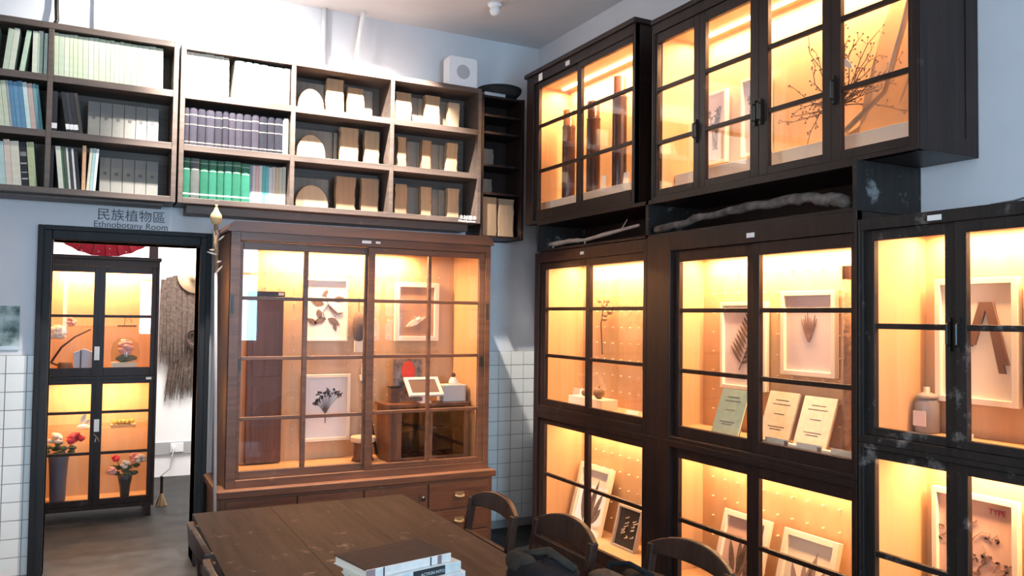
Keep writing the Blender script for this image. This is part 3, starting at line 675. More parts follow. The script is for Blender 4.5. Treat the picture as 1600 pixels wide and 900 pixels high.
# ------------------------------------------------------------------ pressed plants and frames
def stem(mb, pts, r=.0025, y=-.003):
    mb.tube([(a, y, b) for a, b in pts], r, 5)
def plant(kind, w, h):
    mb = MB(); R_ = random.Random(hash(kind) % 1000 if False else len(kind) * 7 + int(w * 100))
    if kind == 'vine':
        stem(mb, [(.02 * w, .95 * h), (-.02 * w, .82 * h), (.05 * w, .62 * h), (-.08 * w, .45 * h), (.0, .3 * h)], .003)
        for x, z, a, L, wd in ((.05, .9, -2.4, .22, .5), (.18, .72, .1, .3, .5), (-.05, .62, 2.9, .34, .55), (-.2, .52, -1.3, .26, .6), (.0, .34, -2.7, .34, .5), (.05, .33, -.5, .36, .5), (-.22, .2, 2.6, .3, .5), (.2, .22, -1.2, .2, .5)):
            mb.leaf(x * w, z * h, a, L * w, L * w * wd)
        for k in range(4): stem(mb, [(.05 * w, .62 * h), ((.12 + .06 * k) * w, (.5 - .02 * k) * h), ((.26 + .06 * k) * w, (.36 + .03 * k) * h)], .0035)
    elif kind == 'umbel':
        base = (.02 * w, .02 * h + .0)
        stem(mb, [(.0, .04 * h), (.0, .36 * h)], .0035)
        for k in range(11):
            a = 2.45 - k * .165; L = (.40 + .16 * R_.random() + .018 * k) * h
            x, z = math.cos(a) * L * .8, .30 * h + math.sin(a) * L
            stem(mb, [(0, .3 * h), (x * .5, .3 * h + (z - .3 * h) * .62), (x, z)], .002)
            for j in range(6):
                mb.leaf(x + R_.uniform(-.03, .03) * w, z + R_.uniform(-.03, .03) * h, R_.uniform(0, 6.28), .075 * w, .04 * w)
    elif kind == 'fern':
        stem(mb, [(-.12 * w, .05 * h), (.12 * w, .5 * h), (.22 * w, .98 * h)], .003)
        for k in range(9):
            t = .12 + k * .095; x = (-.12 + .36 * t) * w; z = (.05 + .93 * t) * h
            mb.leaf(x, z, 2.25, (.42 - .02 * k) * w, .07 * w); mb.leaf(x, z, .35, (.36 - .02 * k) * w, .07 * w)
    elif kind == 'weed':
        for k in range(8):
            a = 1.1 + k * .13; L = R_.uniform(.75, .98) * h
            p = [(.0, .02 * h)]
            for j in range(1, 5): p.append((math.cos(a) * L * j / 4 * (1.25 - .1 * j), .02 * h + math.sin(a) * L * j / 4))
            stem(mb, p, [.0045, .004, .0035, .003, .002])
    elif kind == 'straps':
        for x0, x1, z1 in ((.10, -.10, .42), (.13, -.05, .44), (.16, .36, .12), (.20, .41, .22)):
            mb.hexa([(x1 * w - .012, 0, z1 * h), (x1 * w + .012, 0, z1 * h), (x1 * w + .012, -.01, z1 * h), (x1 * w - .012, -.01, z1 * h)],
                    [(x0 * w - .012, 0, .95 * h), (x0 * w + .012, 0, .95 * h), (x0 * w + .012, -.012, .95 * h), (x0 * w - .012, -.012, .95 * h)])
    elif kind == 'tulip':
        for x, a, L in ((-.25, 1.9, .75), (-.12, 1.35, .9), (.02, 1.7, .8), (.1, 1.45, 1.0), (.25, 1.2, .8), (.3, .9, .55)):
            mb.leaf(x * w * .5, 0.02 * h, a, L * h, .15 * w)
    elif kind == 'bushy':
        for k in range(26):
            p = [(R_.uniform(-.35, .35) * w, R_.uniform(.1, .9) * h)]
            for j in range(4): p.append((p[-1][0] + R_.uniform(-.14, .14) * w, p[-1][1] + R_.uniform(-.10, .08) * h))
            stem(mb, p, .0016)
            for j in range(3): mb.leaf(p[-1][0], p[-1][1], R_.uniform(0, 6.28), .07 * w, .025 * w)
    elif kind == 'script':
        for k in range(12):
            x, z = R_.uniform(-.3, .25) * w, (.12 + .065 * k) * h
            stem(mb, [(x, z), (x + .12 * w, z + .05 * h), (x + .2 * w * R_.random(), z + .1 * h)], .0035)
    elif kind == 'pod':
        mb.leaf(-.30 * w, .18 * h, .45, .62 * w, .16 * w, t=.012)
        mb.ball((.04 * w, -.008, .36 * h), .018, 8, 5, (1.3, .5, 1))
        stem(mb, [(.04 * w, .36 * h), (-.06 * w, .45 * h)], .003); stem(mb, [(.04 * w, .36 * h), (.08 * w, .46 * h)], .003)
    elif kind == 'sprig':
        for k in range(7):
            x = R_.uniform(-.1, .1) * w; p = [(x, .05 * h), (x + R_.uniform(-.12, .12) * w, .5 * h), (x + R_.uniform(-.25, .25) * w, .92 * h)]
            stem(mb, p, .002)
            for j in range(5):
                t = R_.random(); mb.leaf(p[1][0] + (p[2][0] - p[1][0]) * t, p[1][1] + (p[2][1] - p[1][1]) * t, R_.uniform(0, 6.28), .13 * w, .07 * w)
    return mb
def frame(label, loc, rotz, w, h, kind, tilt=0.0, fw=.022, board=None, pm=None, fm=None, ph=(.14, .72), px=0.0, pw=1.0, group=None, depth=.03, glass=False):
    t = thing('specimen_frame', label, 'picture frame', loc, rotz, group, rot=(-tilt, 0, rotz))
    f = MB(); f.box(-w / 2, -w / 2 + fw, 0, depth, 0, h).box(w / 2 - fw, w / 2, 0, depth, 0, h).box(-w / 2 + fw, w / 2 - fw, 0, depth, 0, fw).box(-w / 2 + fw, w / 2 - fw, 0, depth, h - fw, h)
    f.build('frame_bars', fm or M_frame_w, t, bevel=.002)
    box(-w / 2 + fw, w / 2 - fw, depth - .012, depth - .006, fw, h - fw).build('mount_board', board or M_board_w, t)
    iw, ih = (w - 2 * fw) * pw, (h - 2 * fw) * ph[1]
    plant(kind, iw, ih).build('pressed_plant', pm or M_leaf, t, (px * w, depth - .0125, fw + (h - 2 * fw) * ph[0]))
    return t
# back cabinet: specimens hung on the plywood back
yb = YB - .055
frame('white framed dark leafy vine specimen hung in the red brown cabinet', (1.457, yb, 1.42), 0, .30, .425, 'vine', fw=.014, ph=(.08, .84))
frame('white framed branching flower specimen low in the red brown cabinet', (1.462, yb - .02, .745), 0, .335, .45, 'umbel', tilt=.0, fw=.022, ph=(.22, .6), board=mat('cool_mount_board', (.70, .70, .73), .7))
frame('white framed brown board with pale pod in the red brown cabinet', (2.117, yb, 1.42), 0, .335, .42, 'pod', fw=.034, board=M_board_br, pm=mat('pale_pod', (.72, .66, .56), .6), ph=(.05, .8))
CF = CZ + .10 - .045                        # interior floor of the back cabinet
CF = .633
dk = thing('wooden_board_case', 'tall dark wooden board standing at left inside the red brown cabinet', 'wooden case', (1.045, yb - .06, CF))
box(-.112, .112, 0, .05, 0, 1.08).build('board', wood('dark_board_wood', (.07, .03, .02), (.15, .065, .035), 'z', .5), dk, bevel=.003)
box(-.118, .118, -.006, .056, 1.08, 1.115).build('cap', M_dark, dk, bevel=.003); box(.075, .11, -.0075, -.006, 1.09, 1.108).build('paper_tag', M_tag, dk)
for z in (.08, .56): box(-.08, .08, -.006, 0, z, z + .42).build('raised_panel', MATS['dark_board_wood'], dk, bevel=.004)
# small glazed cupboard inside with glassware
cp = thing('small_cupboard', 'small brown glazed cupboard inside the red brown cabinet', 'cupboard', (1.80, 5.20, CF))
cw, ch, cd = .575, .375, .26
for n, b in (('side_panel', (0, .03, 0, cd, 0, ch - .02)), ('side_panel', (cw - .03, cw, 0, cd, 0, ch - .02)), ('top_board', (-.015, cw + .015, -.012, cd, ch - .02, ch)), ('bottom_board', (.03, cw - .03, 0, cd, 0, .02)), ('back_panel', (.03, cw - .03, cd - .012, cd, .02, ch - .02)), ('shelf', (.03, cw - .03, .03, cd - .012, .185, .195)), ('front_post', (cw / 2 - .022, cw / 2 + .022, 0, .022, .02, ch - .02)), ('front_post', (.03, .09, 0, .022, .02, ch - .02))):
    box(*b).build(n, M_redv, cp, bevel=.002)
box(.09, cw / 2 - .022, .008, .011, .02, ch - .02).build('pane', M_pane, cp); box(cw / 2 + .022, cw - .03, .008, .011, .02, ch - .02).build('pane', M_pane, cp)
def vessel(label, x, z, kind, y=5.31, s=1.0):
    t = thing('glass_vessel', label, 'glassware', (x, y, z), 0, 'glassware in the small cupboard')
    if kind == 'flask': MB().lathe([(.004, 0), (.032, .002), (.040, .03), (.034, .06), (.012, .085), (.010, .12), (.014, .125)], n=16, cap=False).build('body', M_glassw, t, smooth=True)
    elif kind == 'goblet': MB().lathe([(.026, 0), (.024, .003), (.004, .008), (.004, .055), (.022, .07), (.030, .10), (.028, .125)], n=16, cap=False).build('body', M_glassw, t, smooth=True)
    else: MB().lathe([(.02, 0), (.026, .004), (.028, .06), (.026, .10)], n=16, cap=False).build('body', M_glassw, t, smooth=True)
    if kind == 'flask': MB().ball((0, 0, .132), .012, 10, 6).build('stopper', M_glassw, t, smooth=True)
    else: MB().lathe([(.003, 0), (.022, 0), (.022, .004), (.003, .004)], n=16).build('foot', M_whitepl, t)
vessel('round glass flask on the upper left shelf of the small cupboard', 1.985, CF + .1955, 'flask')
vessel('clear goblet left on the upper right shelf of the small cupboard', 2.16, CF + .1955, 'goblet')
vessel('clear goblet right on the upper right shelf of the small cupboard', 2.25, CF + .1955, 'goblet')
vessel('left tumbler at the bottom left of the small cupboard', 1.955, CF + .0205, 'tumbler'); vessel('right tumbler at the bottom left of the small cupboard', 2.03, CF + .0205, 'tumbler')
for k, x in enumerate((2.13, 2.205, 2.28)): vessel('%s tumbler at the bottom right of the small cupboard' % ('left', 'middle', 'right')[k], x, CF + .0205, 'tumbler')
ZC2 = CF + ch + .0005
fp = thing('fan_picture', 'dark picture with a red oval fan standing on the small cupboard', 'picture', (2.005, 5.40, ZC2), 0, rot=(-.05, 0, 0))
box(-.105, .105, 0, .012, 0, .29).build('backing', mat('dark_picture_print', (.09, .05, .045), .5, noise=((.35, .30, .27), 22)), fp)
MB().lathe([(.058, 0), (.058, .004)], n=28).build('red_oval', mat('red_lacquer', (.80, .05, .03), .4), fp, (.0, -.0005, .205), (PI / 2, 0, 0)).scale = (.85, 1.25, 1)
bx_ = thing('wooden_stand_block', 'small dark wooden block left of the tilted tablet', 'block', (1.885, 5.33, ZC2)); box(-.035, .035, 0, .05, 0, .1).build('body', M_red, bx_, bevel=.003); box(-.04, .04, -.004, .054, .1, .11).build('cap', M_dark, bx_)
tb = thing('tablet_frame', 'white framed tablet tilted on a stand in the red brown cabinet', 'tablet', (2.075, 5.245, ZC2))
R1 = Matrix.Rotation(-.85, 4, 'X')
tf = MB(); tf.box(-.125, -.10, -.008, .008, 0, .17).box(.10, .125, -.008, .008, 0, .17).box(-.10, .10, -.008, .008, 0, .022).box(-.10, .10, -.008, .008, .148, .17)
tf.build('bezel', M_whitepl, tb, (0, -.02, .05), (-.85, 0, .0)); box(-.10, .10, -.004, .006, .022, .148).build('screen', mat('grey_screen', (.18, .14, .13), .15), tb, (0, -.02, .05), (-.85, 0, 0))
MB().box(-.04, .04, 0, .06, 0, .008).tube([(0, .03, .008), (0, .03, .09)], .012, 8).build('stand', M_whitepl, tb)
wbx = thing('white_display_box', 'grey white box right of the tilted tablet', 'box', (2.30, 5.27, ZC2)); box(-.085, .085, 0, .12, 0, .105).build('body', mat('pale_grey_card', (.62, .60, .56), .7), wbx, bevel=.002); box(-.09, .09, -.005, .125, .105, .113).build('lid', M_board_w, wbx)
fg = thing('white_figurine', 'small white figurine with dark head on the grey white box', 'figurine', (2.315, 5.33, ZC2 + .1135)); MB().lathe([(.035, 0), (.034, .02), (.024, .04), (.016, .05)], n=14).build('body', M_whitepl, fg, smooth=True); MB().ball((0, 0, .065), .016, 10, 6).build('head', M_twig, fg, smooth=True)
hg = thing('woven_bag', 'dark hanging woven bundle beside the leafy vine frame', 'bundle', (1.685, yb - .01, 1.42))
MB().lathe([(.01, .0), (.035, .02), (.05, .09), (.042, .16), (.02, .2)], n=12).build('pouch', mat('dark_basketry', (.10, .06, .04), .9, bump=.6), hg, smooth=True); box(-.035, .035, -.02, .0, -.075, .0).build('paper_card', M_cream, hg)
MB().tube([(0, .01, .2), (.0, .02, .3)], .003, 6).build('cord', M_twig, hg)
for k, (a, b) in enumerate((((1.70, yb - .08, .65), (1.715, yb - .02, 1.24)), ((1.79, yb - .12, .65), (1.70, yb - .02, 1.19)))):
    sk = thing('wooden_stick', '%s slanting stick behind the meeting stile of the red brown cabinet' % ('upright', 'tilted')[k], 'stick', a)
    d = Vector(b) - Vector(a); MB().tube([(0, 0, 0), tuple(d * .5 + Vector((.01, 0, 0))), tuple(d)], [.011, .01, .008], 8).build('shaft', M_chair, sk, smooth=True)
    MB().tube([tuple(d * .92), tuple(d * 1.0)], .012, 8).build('tip_binding', M_cream, sk)
bs = thing('bark_stool', 'pale round stool with dark base in the red brown cabinet', 'stool', (1.675, 5.36, CF)); MB().lathe([(.075, 0), (.065, .02), (.06, .10), (.075, .12)], n=18).build('base', M_redv, bs, smooth=True); MB().lathe([(.08, .12), (.085, .13), (.085, .15), (.08, .156)], n=20).build('seat', mat('pale_turned_wood', (.62, .50, .36), .6), bs)

# ------------------------------------------------------------------ contents of the right wall cabinets
def plinth(label, x0, x1, y0, y1, z0, z1, ncards=0):
    t = thing('display_plinth', label, 'plinth', ((x0 + x1) / 2, (y0 + y1) / 2, z0))
    a, b = (x1 - x0) / 2, (y1 - y0) / 2
    box(-a, a, -b, b, 0, z1 - z0).build('body', M_cream, t, bevel=.002)
    for k in range(ncards):
        yy = -b + (k + .5) * 2 * b / ncards
        box(-a - .003, -a - .001, yy - .07, yy + .07, .018, .055).build('caption_card', mat('caption_card_paper', (.66, .58, .46), .7), t)
        box(-a - .004, -a - .003, yy - .065, yy - .045, .024, .048).build('printed_mark', mat('brown_print', (.25, .13, .09), .7), t)
UF = 2.345 - .035
plinth('cream step carrying the three tall dark tubes', 2.87, 3.095, 3.86, 5.08, UF + .001, 2.42, 3)
BF = 2.312 - .035
plinth('cream step along the floor of the four door top cabinet', 2.90, 3.095, 2.05, 3.62, BF + .001, 2.405, 5)
def tubeobj(label, x, y, r, z0, z1, cap):
    t = thing('dark_tube', label, 'tube', (x, y, z0)); h = z1 - z0
    MB().lathe([(r * .96, 0), (r, .01), (r, h * .8), (r * .97, h * .82)], n=20).build('body', mat('dark_lacquer', (.030, .012, .010), .22, noise=((.07, .03, .022), 8)), t, smooth=True)
    MB().lathe([(r * .97, h * .82), (r * .90, h * .83), (r * .90, h)], n=20).build('upper_section', cap, t, smooth=True)
    MB().lathe([(r * 1.02, h * .80), (r * 1.02, h * .815)], n=20, cap=False).build('joint_ring', M_twig, t, smooth=True)
tubeobj('left tall dark brown tube with glassy top in the corner top cabinet', 2.965, 4.87, .046, 2.4205, 3.05, mat('brown_glass_top', (.20, .10, .06), .15))
tubeobj('middle tall dark tube in the corner top cabinet', 2.965, 4.555, .046, 2.4205, 3.04, mat('dark_tube_top', (.05, .02, .016), .25))
tubeobj('right tall dark tube with reddish top in the corner top cabinet', 2.965, 4.255, .046, 2.4205, 3.13, mat('reddish_top', (.32, .11, .08), .3))
def card(label, x, y, z, w, h, tilt=.12, m=None):
    t = thing('caption_stand', label, 'card', (x, y, z), rot=(-tilt, 0, RZ)); box(-w / 2, w / 2, 0, .002, 0, h).build('card', m or M_tag, t); box(-w / 2, w / 2, .002, .03, 0, .002).build('foot', M_tag, t)
card('white card between the middle and right dark tubes', 2.93, 4.385, 2.4205, .05, .10); card('white rounded card right of the dark tubes', 2.93, 4.14, 2.4205, .055, .085)
xb = XW - .022                              # plywood back face
frame('left flower sprig frame inside the four door top cabinet', (xb - .035, 3.495, 2.465), RZ, .20, .40, 'sprig', fw=.014, board=M_board_g)
frame('right flower sprig frame inside the four door top cabinet', (xb - .035, 3.180, 2.465), RZ, .20, .41, 'sprig', fw=.014, board=M_board_g)
# dried branch arrangement
db = thing('dried_branch', 'dark dried branch with fine twigs in the four door top cabinet', 'branch', (2.96, 2.55, 2.4055))
tw = MB(); rr = random.Random(3); lv = MB()
tw.tube([(0, 0, 0), (.01, .01, .09), (0, 0, .17)], [.007, .006, .006], 6)
for k in range(30):
    a = rr.uniform(-1.9, 1.9); L = rr.uniform(.20, .40)
    p = [Vector((0, 0, .16))]; d = Vector((rr.uniform(-.2, .2), math.sin(a), math.cos(a) * .8 + .1)).normalized()
    for j in range(5):
        d = (d + Vector((rr.uniform(-.3, .3), rr.uniform(-.4, .4), rr.uniform(-.4, .4)))).normalized()
        nx = p[-1] + d * L / 5; nx.x = max(-.08, min(.09, nx.x)); nx.z = max(nx.z, .03); p.append(nx)
        for e in range(2):
            g = d + Vector((0, rr.uniform(-1, 1), rr.uniform(-1, 1))); e2 = nx + g.normalized() * .03; e2.x = max(-.09, min(.1, e2.x)); e2.z = max(e2.z, .02)
            tw.tube([tuple(nx), tuple(e2)], .0011, 4); lv.ball(tuple(e2), .0045, 5, 3)
    tw.tube([tuple(v) for v in p], [.0032, .0028, .0024, .002, .0018, .0014], 5)
tw.build('twigs', M_twig, db); o = lv.build('buds', M_leaf, db); o['kind'] = 'stuff'
MB().leaf(0, 0, -.7, .12, .035, t=.003).build('white_petal', M_whitepl, db, (-.06, -.04, .36), (0, 0, RZ))
# gauzy cloth
gz = thing('gauze_cloth', 'sheer brown gauze draped at right in the four door top cabinet', 'cloth', (2.96, 2.30, 2.4055))
gm = bpy.data.materials.new('sheer_gauze'); gm.use_nodes = True
_n = gm.node_tree; _b = _n.nodes['Principled BSDF']; _b.inputs['Base Color'].default_value = (.50, .38, .28, 1); _b.inputs['Alpha'].default_value = .28; _b.inputs['Roughness'].default_value = .9
cl = MB(); N, Mm = 14, 10
for i in range(N + 1):
    for j in range(Mm + 1):
        s, t_ = i / N, j / Mm
        yy = .20 - .33 * s + .02 * math.sin(9 * t_); zz = (.02 + .72 * s ** 1.7) * (1 - t_) + .01 * t_
        xx = .045 * math.sin(7 * s + 5 * t_) - .02 + .05 * t_
        cl.v.append((xx, yy, max(zz, .004)))
for i in range(N):
    for j in range(Mm):
        a = i * (Mm + 1) + j; cl.f.append((a, a + 1, a + Mm + 2, a + Mm + 1))
o = cl.build('drape', gm, gz, smooth=True); sm_ = o.modifiers.new('thick', 'SOLIDIFY'); sm_.thickness = .002
MB().tube([(-.02, .20, .03), (.02, .03, .17), (-.02, -.09, .40), (.03, -.14, .72)], .012, 6).build('rolled_edge', mat('gauze_edge', (.50, .40, .30), .9), gz, smooth=True)
# upper corner cabinet
AF = 1.055 - .035
plinth('low white step in the upper corner display cabinet', 2.88, 3.0, 4.30, 4.70, AF + .001, 1.085)
def gourd(label, x, y, z, r, m):
    t = thing('dried_fruit', label, 'fruit', (x, y, z)); MB().ball((0, 0, r * .94), r, 14, 8, (1, 1, .94), .03).build('body', m, t, smooth=True); MB().tube([(0, 0, r * 1.8), (.004, 0, r * 2.2)], [.004, .003], 6).build('stalk', M_twig, t)
M_fruit = mat('brown_fruit', (.16, .09, .05), .7, noise=((.24, .15, .09), 30))
gourd('brown round dried fruit on the low white step', 2.93, 4.41, 1.0855, .036, M_fruit); gourd('smaller brown dried fruit left of the round one', 2.93, 4.57, 1.0855, .026, M_fruit)
hp = thing('hanging_plant', 'dried hanging plant in the upper corner display cabinet', 'plant', (xb - .03, 4.58, 1.56)); pm_ = MB(); rr = random.Random(9)
pm_.tube([(0, 0, -.2), (0, .02, 0), (0, -.02, .16)], .004, 6)
lf = MB()
for k in range(16):
    lf.ball((rr.uniform(-.02, .01), rr.uniform(-.09, .09), rr.uniform(.02, .17)), .026, 6, 4, (.4, 1, .5), .2)
pm_.build('stem', M_twig, hp); lf.build('dried_leaves', mat('tan_leaf', (.30, .19, .11), .8), hp)
frame('narrow dark framed stem at the right end of the upper corner cabinet', (xb - .035, 3.98, 1.28), RZ, .30, .38, 'weed', fw=.016, board=mat('tan_board', (.50, .36, .26), .7), fm=M_chair)
card('white note card at left in the upper corner display cabinet', 3.0, 4.79, AF + .0005, .14, .10, .2); card('second white note card in the upper corner display cabinet', 2.90, 4.02, AF + .0005, .12, .035, .5)
# upper second cabinet
frame('pale framed fern leaf specimen in the cabinet with booklets', (xb - .035, 3.265, 1.235), RZ, .335, .46, 'fern', fw=.02, board=M_board_g, ph=(.16, .7))
frame('pale framed seaweed specimen in the cabinet with booklets', (xb - .035, 2.83, 1.335), RZ, .335, .41, 'weed', fw=.024, board=M_board_g, ph=(.38, .40), pw=.42, pm=mat('seaweed', (.20, .12, .11), .8))
BF2 = 1.046 - .035
def booklet(label, x, y, w, h, col, tilt, lines=True, rz=RZ, z=BF2 + .0005):
    t = thing('booklet', label, 'booklet', (x, y, z), rot=(-tilt, 0, rz))
    box(-w / 2, w / 2, 0, .003, 0, h).build('front_cover', cloth(col), t); box(-w / 2 + .003, w / 2 - .003, .003, .012, .002, h - .002).build('pages', M_pages, t); box(-w / 2, w / 2, .012, .015, 0, h).build('back_cover', cloth(tuple(c * .4 for c in col)), t)
    if lines:
        for zz, ww in ((.82, .45), (.74, .6), (.55, .35), (.30, .55), (.25, .4)): box(-w * ww / 2, w * ww / 2, -.0006, 0, h * zz, h * zz + .004).build('print_line', M_ink, t)
booklet('teal green booklet leaning at left in the upper cabinet with booklets', 2.87, 3.19, .19, .25, (.26, .40, .36), .35)
booklet('grey cream booklet between the teal booklet and the white one', 2.96, 2.95, .19, .255, (.58, .54, .44), .35)
booklet('white booklet at right in the upper cabinet with booklets', 2.96, 2.725, .19, .25, (.72, .68, .58), .35)
plinth('cream caption step in the cabinet with booklets', 2.80, 2.83, 2.29, 2.85, BF2 + .001, BF2 + .04, 3)
sk = thing('bark_staff', 'mottled bark staff at right in the upper cabinet with booklets', 'stick', (3.06, 2.585, BF2 + .0005)); MB().tube([(0, 0, 0), (.005, .008, .25), (-.004, -.004, .5), (0, .004, .83)], [.026, .022, .024, .02], 10).build('shaft', M_bark, sk, smooth=True); MB().tube([(0, .004, .78), (0, .004, .84)], .024, 10).build('end_grain', M_chair, sk)
# upper nearest cabinet
CF1 = 1.188 - .035
frame('large pale frame with leather straps in the nearest upper cabinet', (xb - .04, 1.992, 1.285), RZ, .335, .49, 'straps', fw=.024, board=mat('cream_board', (.78, .72, .60), .7), pm=mat('leather_strap', (.16, .085, .055), .5), ph=(.14, .74))
frame('second pale frame right of the leather straps frame', (xb - .04, 1.645, 1.285), RZ, .315, .49, 'sprig', fw=.024, board=MATS['cream_board'])
jr = thing('glass_jar', 'cloudy grey glass jar at left in the nearest upper cabinet', 'jar', (3.035, 2.178, CF1 + .0005)); MB().lathe([(.04, 0), (.046, .01), (.046, .12), (.036, .135), (.033, .14)], n=20).build('body', mat('cloudy_glass', (.20, .20, .23), .3), jr, smooth=True); MB().lathe([(.042, .14), (.042, .152), (.03, .158), (.012, .165), (.012, .185)], n=18).build('lid', mat('pale_lid', (.30, .28, .27), .4), jr, smooth=True); box(-.048, -.044, -.028, .028, .03, .09).build('paper_label', M_board_g, jr)
card('small white block card beside the cloudy jar', 2.93, 1.97, CF1 + .0005, .10, .035, .3)
# lower cabinets
AF0 = .226 - .035
frame('white framed plant leaning at left in the lower corner cabinet', (2.945, 4.625, AF0 + .0005), RZ, .38, .44, 'tulip', tilt=.26, fw=.036, board=mat('pale_sheet', (.72, .70, .66), .7), ph=(.05, .8))
frame('small black picture with pale script in the lower corner cabinet', (2.945, 4.17, AF0 + .0005), RZ, .245, .255, 'script', tilt=.25, fw=.014, board=M_board_bk, pm=mat('pale_script', (.60, .55, .45), .6), fm=mat('silver_frame', (.45, .40, .36), .4))
BF0 = .25 - .035
frame('pale framed brown leaf specimen, left in the second lower cabinet', (2.94, 3.205, BF0 + .0005), RZ, .325, .40, 'tulip', tilt=.26, fw=.03, board=mat('salmon_sheet', (.62, .42, .34), .7))
frame('pale framed pointed plant specimen, right in the second lower cabinet', (2.93, 2.775, BF0 + .0005), RZ, .325, .40, 'tulip', tilt=.26, fw=.03, board=MATS['cream_board'], pm=mat('mauve_leaf', (.32, .22, .20), .8))
bk_ = thing('woven_hat', 'pale woven hat at right in the second lower cabinet', 'hat', (2.93, 2.46, BF0 + .0005)); MB().lathe([(.11, .0), (.12, .10), (.115, .20), (.08, .235), (.02, .24)], n=22).build('crown', mat('pale_straw', (.60, .44, .28), .9, bump=.5, bscale=70), bk_, smooth=True); MB().lathe([(.123, .085), (.126, .10), (.123, .115)], n=22, cap=False).build('band', M_twig, bk_)
CF0 = .30 - .035
fr_ = frame('framed plant sheet with pink type label in the nearest lower cabinet', (xb - .04, 2.005, .45), RZ, .345, .49, 'bushy', fw=.022, board=MATS['salmon_sheet'], pm=mat('mauve_twig', (.24, .14, .12), .8))
text('type_label_text', 'TYPE', .03, mat('magenta_ink', (.55, .03, .12), .6), fr_, (.055, .016, .425), (PI / 2, 0, 0))

# branches on the open shelf
def branch(label, pts, rads, m, twigs=(), jit=.0):
    t = thing('dry_branch', label, 'branch', pts[0]); o = Vector(pts[0]); rr = random.Random(5)
    P = [Vector(p) - o for p in pts]; Q, R2 = [], []
    for i in range(len(P) - 1):
        for k in range(4):
            s = k / 4; Q.append(P[i].lerp(P[i + 1], s) + Vector((rr.uniform(-jit, jit), 0, rr.uniform(-jit, jit)))); R2.append((rads[i] * (1 - s) + rads[i + 1] * s) * rr.uniform(.85, 1.2))
    Q.append(P[-1]); R2.append(rads[-1])
    MB().tube([tuple(v) for v in Q], R2, 9).build('main_stem', m, t, smooth=True)
    for a, b, r in twigs: MB().tube([tuple(Vector(a) - o), tuple(Vector(b) - o)], [r, r * .6], 7).build('side_twig', m, t, smooth=True)
    return t
ZS = 2.0605
branch('pale peeled branch on the open shelf nearest the corner', [(2.82, 4.86, 2.10), (2.82, 4.60, 2.106), (2.82, 4.42, 2.098), (2.82, 4.16, 2.118), (2.82, 3.84, 2.140)], [.014, .016, .013, .013, .009], mat('peeled_branch', (.48, .38, .32), .8, noise=((.36, .28, .24), 12)),
       [((2.82, 4.42, 2.098), (2.80, 4.39, ZS + .002), .007), ((2.82, 4.02, 2.13), (2.82, 3.96, 2.185), .005), ((2.82, 4.80, 2.10), (2.81, 4.82, ZS + .004), .008)])
M_lichen = mat('lichen_bark', (.07, .058, .05), .95, spec=.1, noise=((.18, .15, .135), 18), bump=1.0, bscale=45)
branch('long thick grey lichen branch arching over the open shelf', [(2.755, 3.60, 2.085), (2.76, 3.40, 2.100), (2.76, 3.17, 2.124), (2.76, 2.90, 2.130), (2.765, 2.66, 2.135), (2.765, 2.52, 2.128), (2.765, 2.42, 2.11), (2.765, 2.325, 2.09)], [.017, .020, .020, .021, .024, .026, .028, .024], M_lichen, jit=.006)

# cable on the nearest cabinet
cb = MB().tube([(2.78, 1.75, 2.011), (2.80, 1.68, 2.018), (2.79, 1.60, 2.030), (2.79, 1.50, 2.012)], .004, 6)
tag(cb.build('cable', M_ink, smooth=True), 'thin dark cable lying on the nearest upper cabinet', 'cable')

# ------------------------------------------------------------------ table
TX0, TX1, TY0, TY1, TZ = .424, 1.364, 1.55, 3.728, .75
tt = thing('work_table', 'large dark scuffed wooden table in the foreground', 'table', ((TX0 + TX1) / 2, (TY0 + TY1) / 2, 0))
hx, hy = (TX1 - TX0) / 2, (TY1 - TY0) / 2
xs_ = [-hx, -.15, .16, hx]
for a, b in zip(xs_[:-1], xs_[1:]): box(a + .0003, b - .0003, -hy, hy, TZ - .034, TZ).build('plank', M_table, tt, bevel=.0012)
ap = .09
for n, b in (('apron', (-hx + .06, hx - .06, hy - .085, hy - .06, TZ - .034 - ap, TZ - .034)), ('apron', (-hx + .06, hx - .06, -hy + .06, -hy + .085, TZ - .034 - ap, TZ - .034)), ('apron', (-hx + .06, -hx + .085, -hy + .085, hy - .085, TZ - .034 - ap, TZ - .034)), ('apron', (hx - .085, hx - .06, -hy + .085, hy - .085, TZ - .034 - ap, TZ - .034))):
    box(*b).build(n, M_table, tt)
for sx in (-1, 1):
    for sy in (-1, 1):
        cx_, cy_ = sx * (hx - .095), sy * (hy - .095)
        MB().hexa([(cx_ - .025, cy_ - .025, 0), (cx_ + .025, cy_ - .025, 0), (cx_ + .025, cy_ + .025, 0), (cx_ - .025, cy_ + .025, 0)], [(cx_ - .035, cy_ - .035, TZ - .034), (cx_ + .035, cy_ - .035, TZ - .034), (cx_ + .035, cy_ + .035, TZ - .034), (cx_ - .035, cy_ + .035, TZ - .034)]).build('leg', M_table, tt)

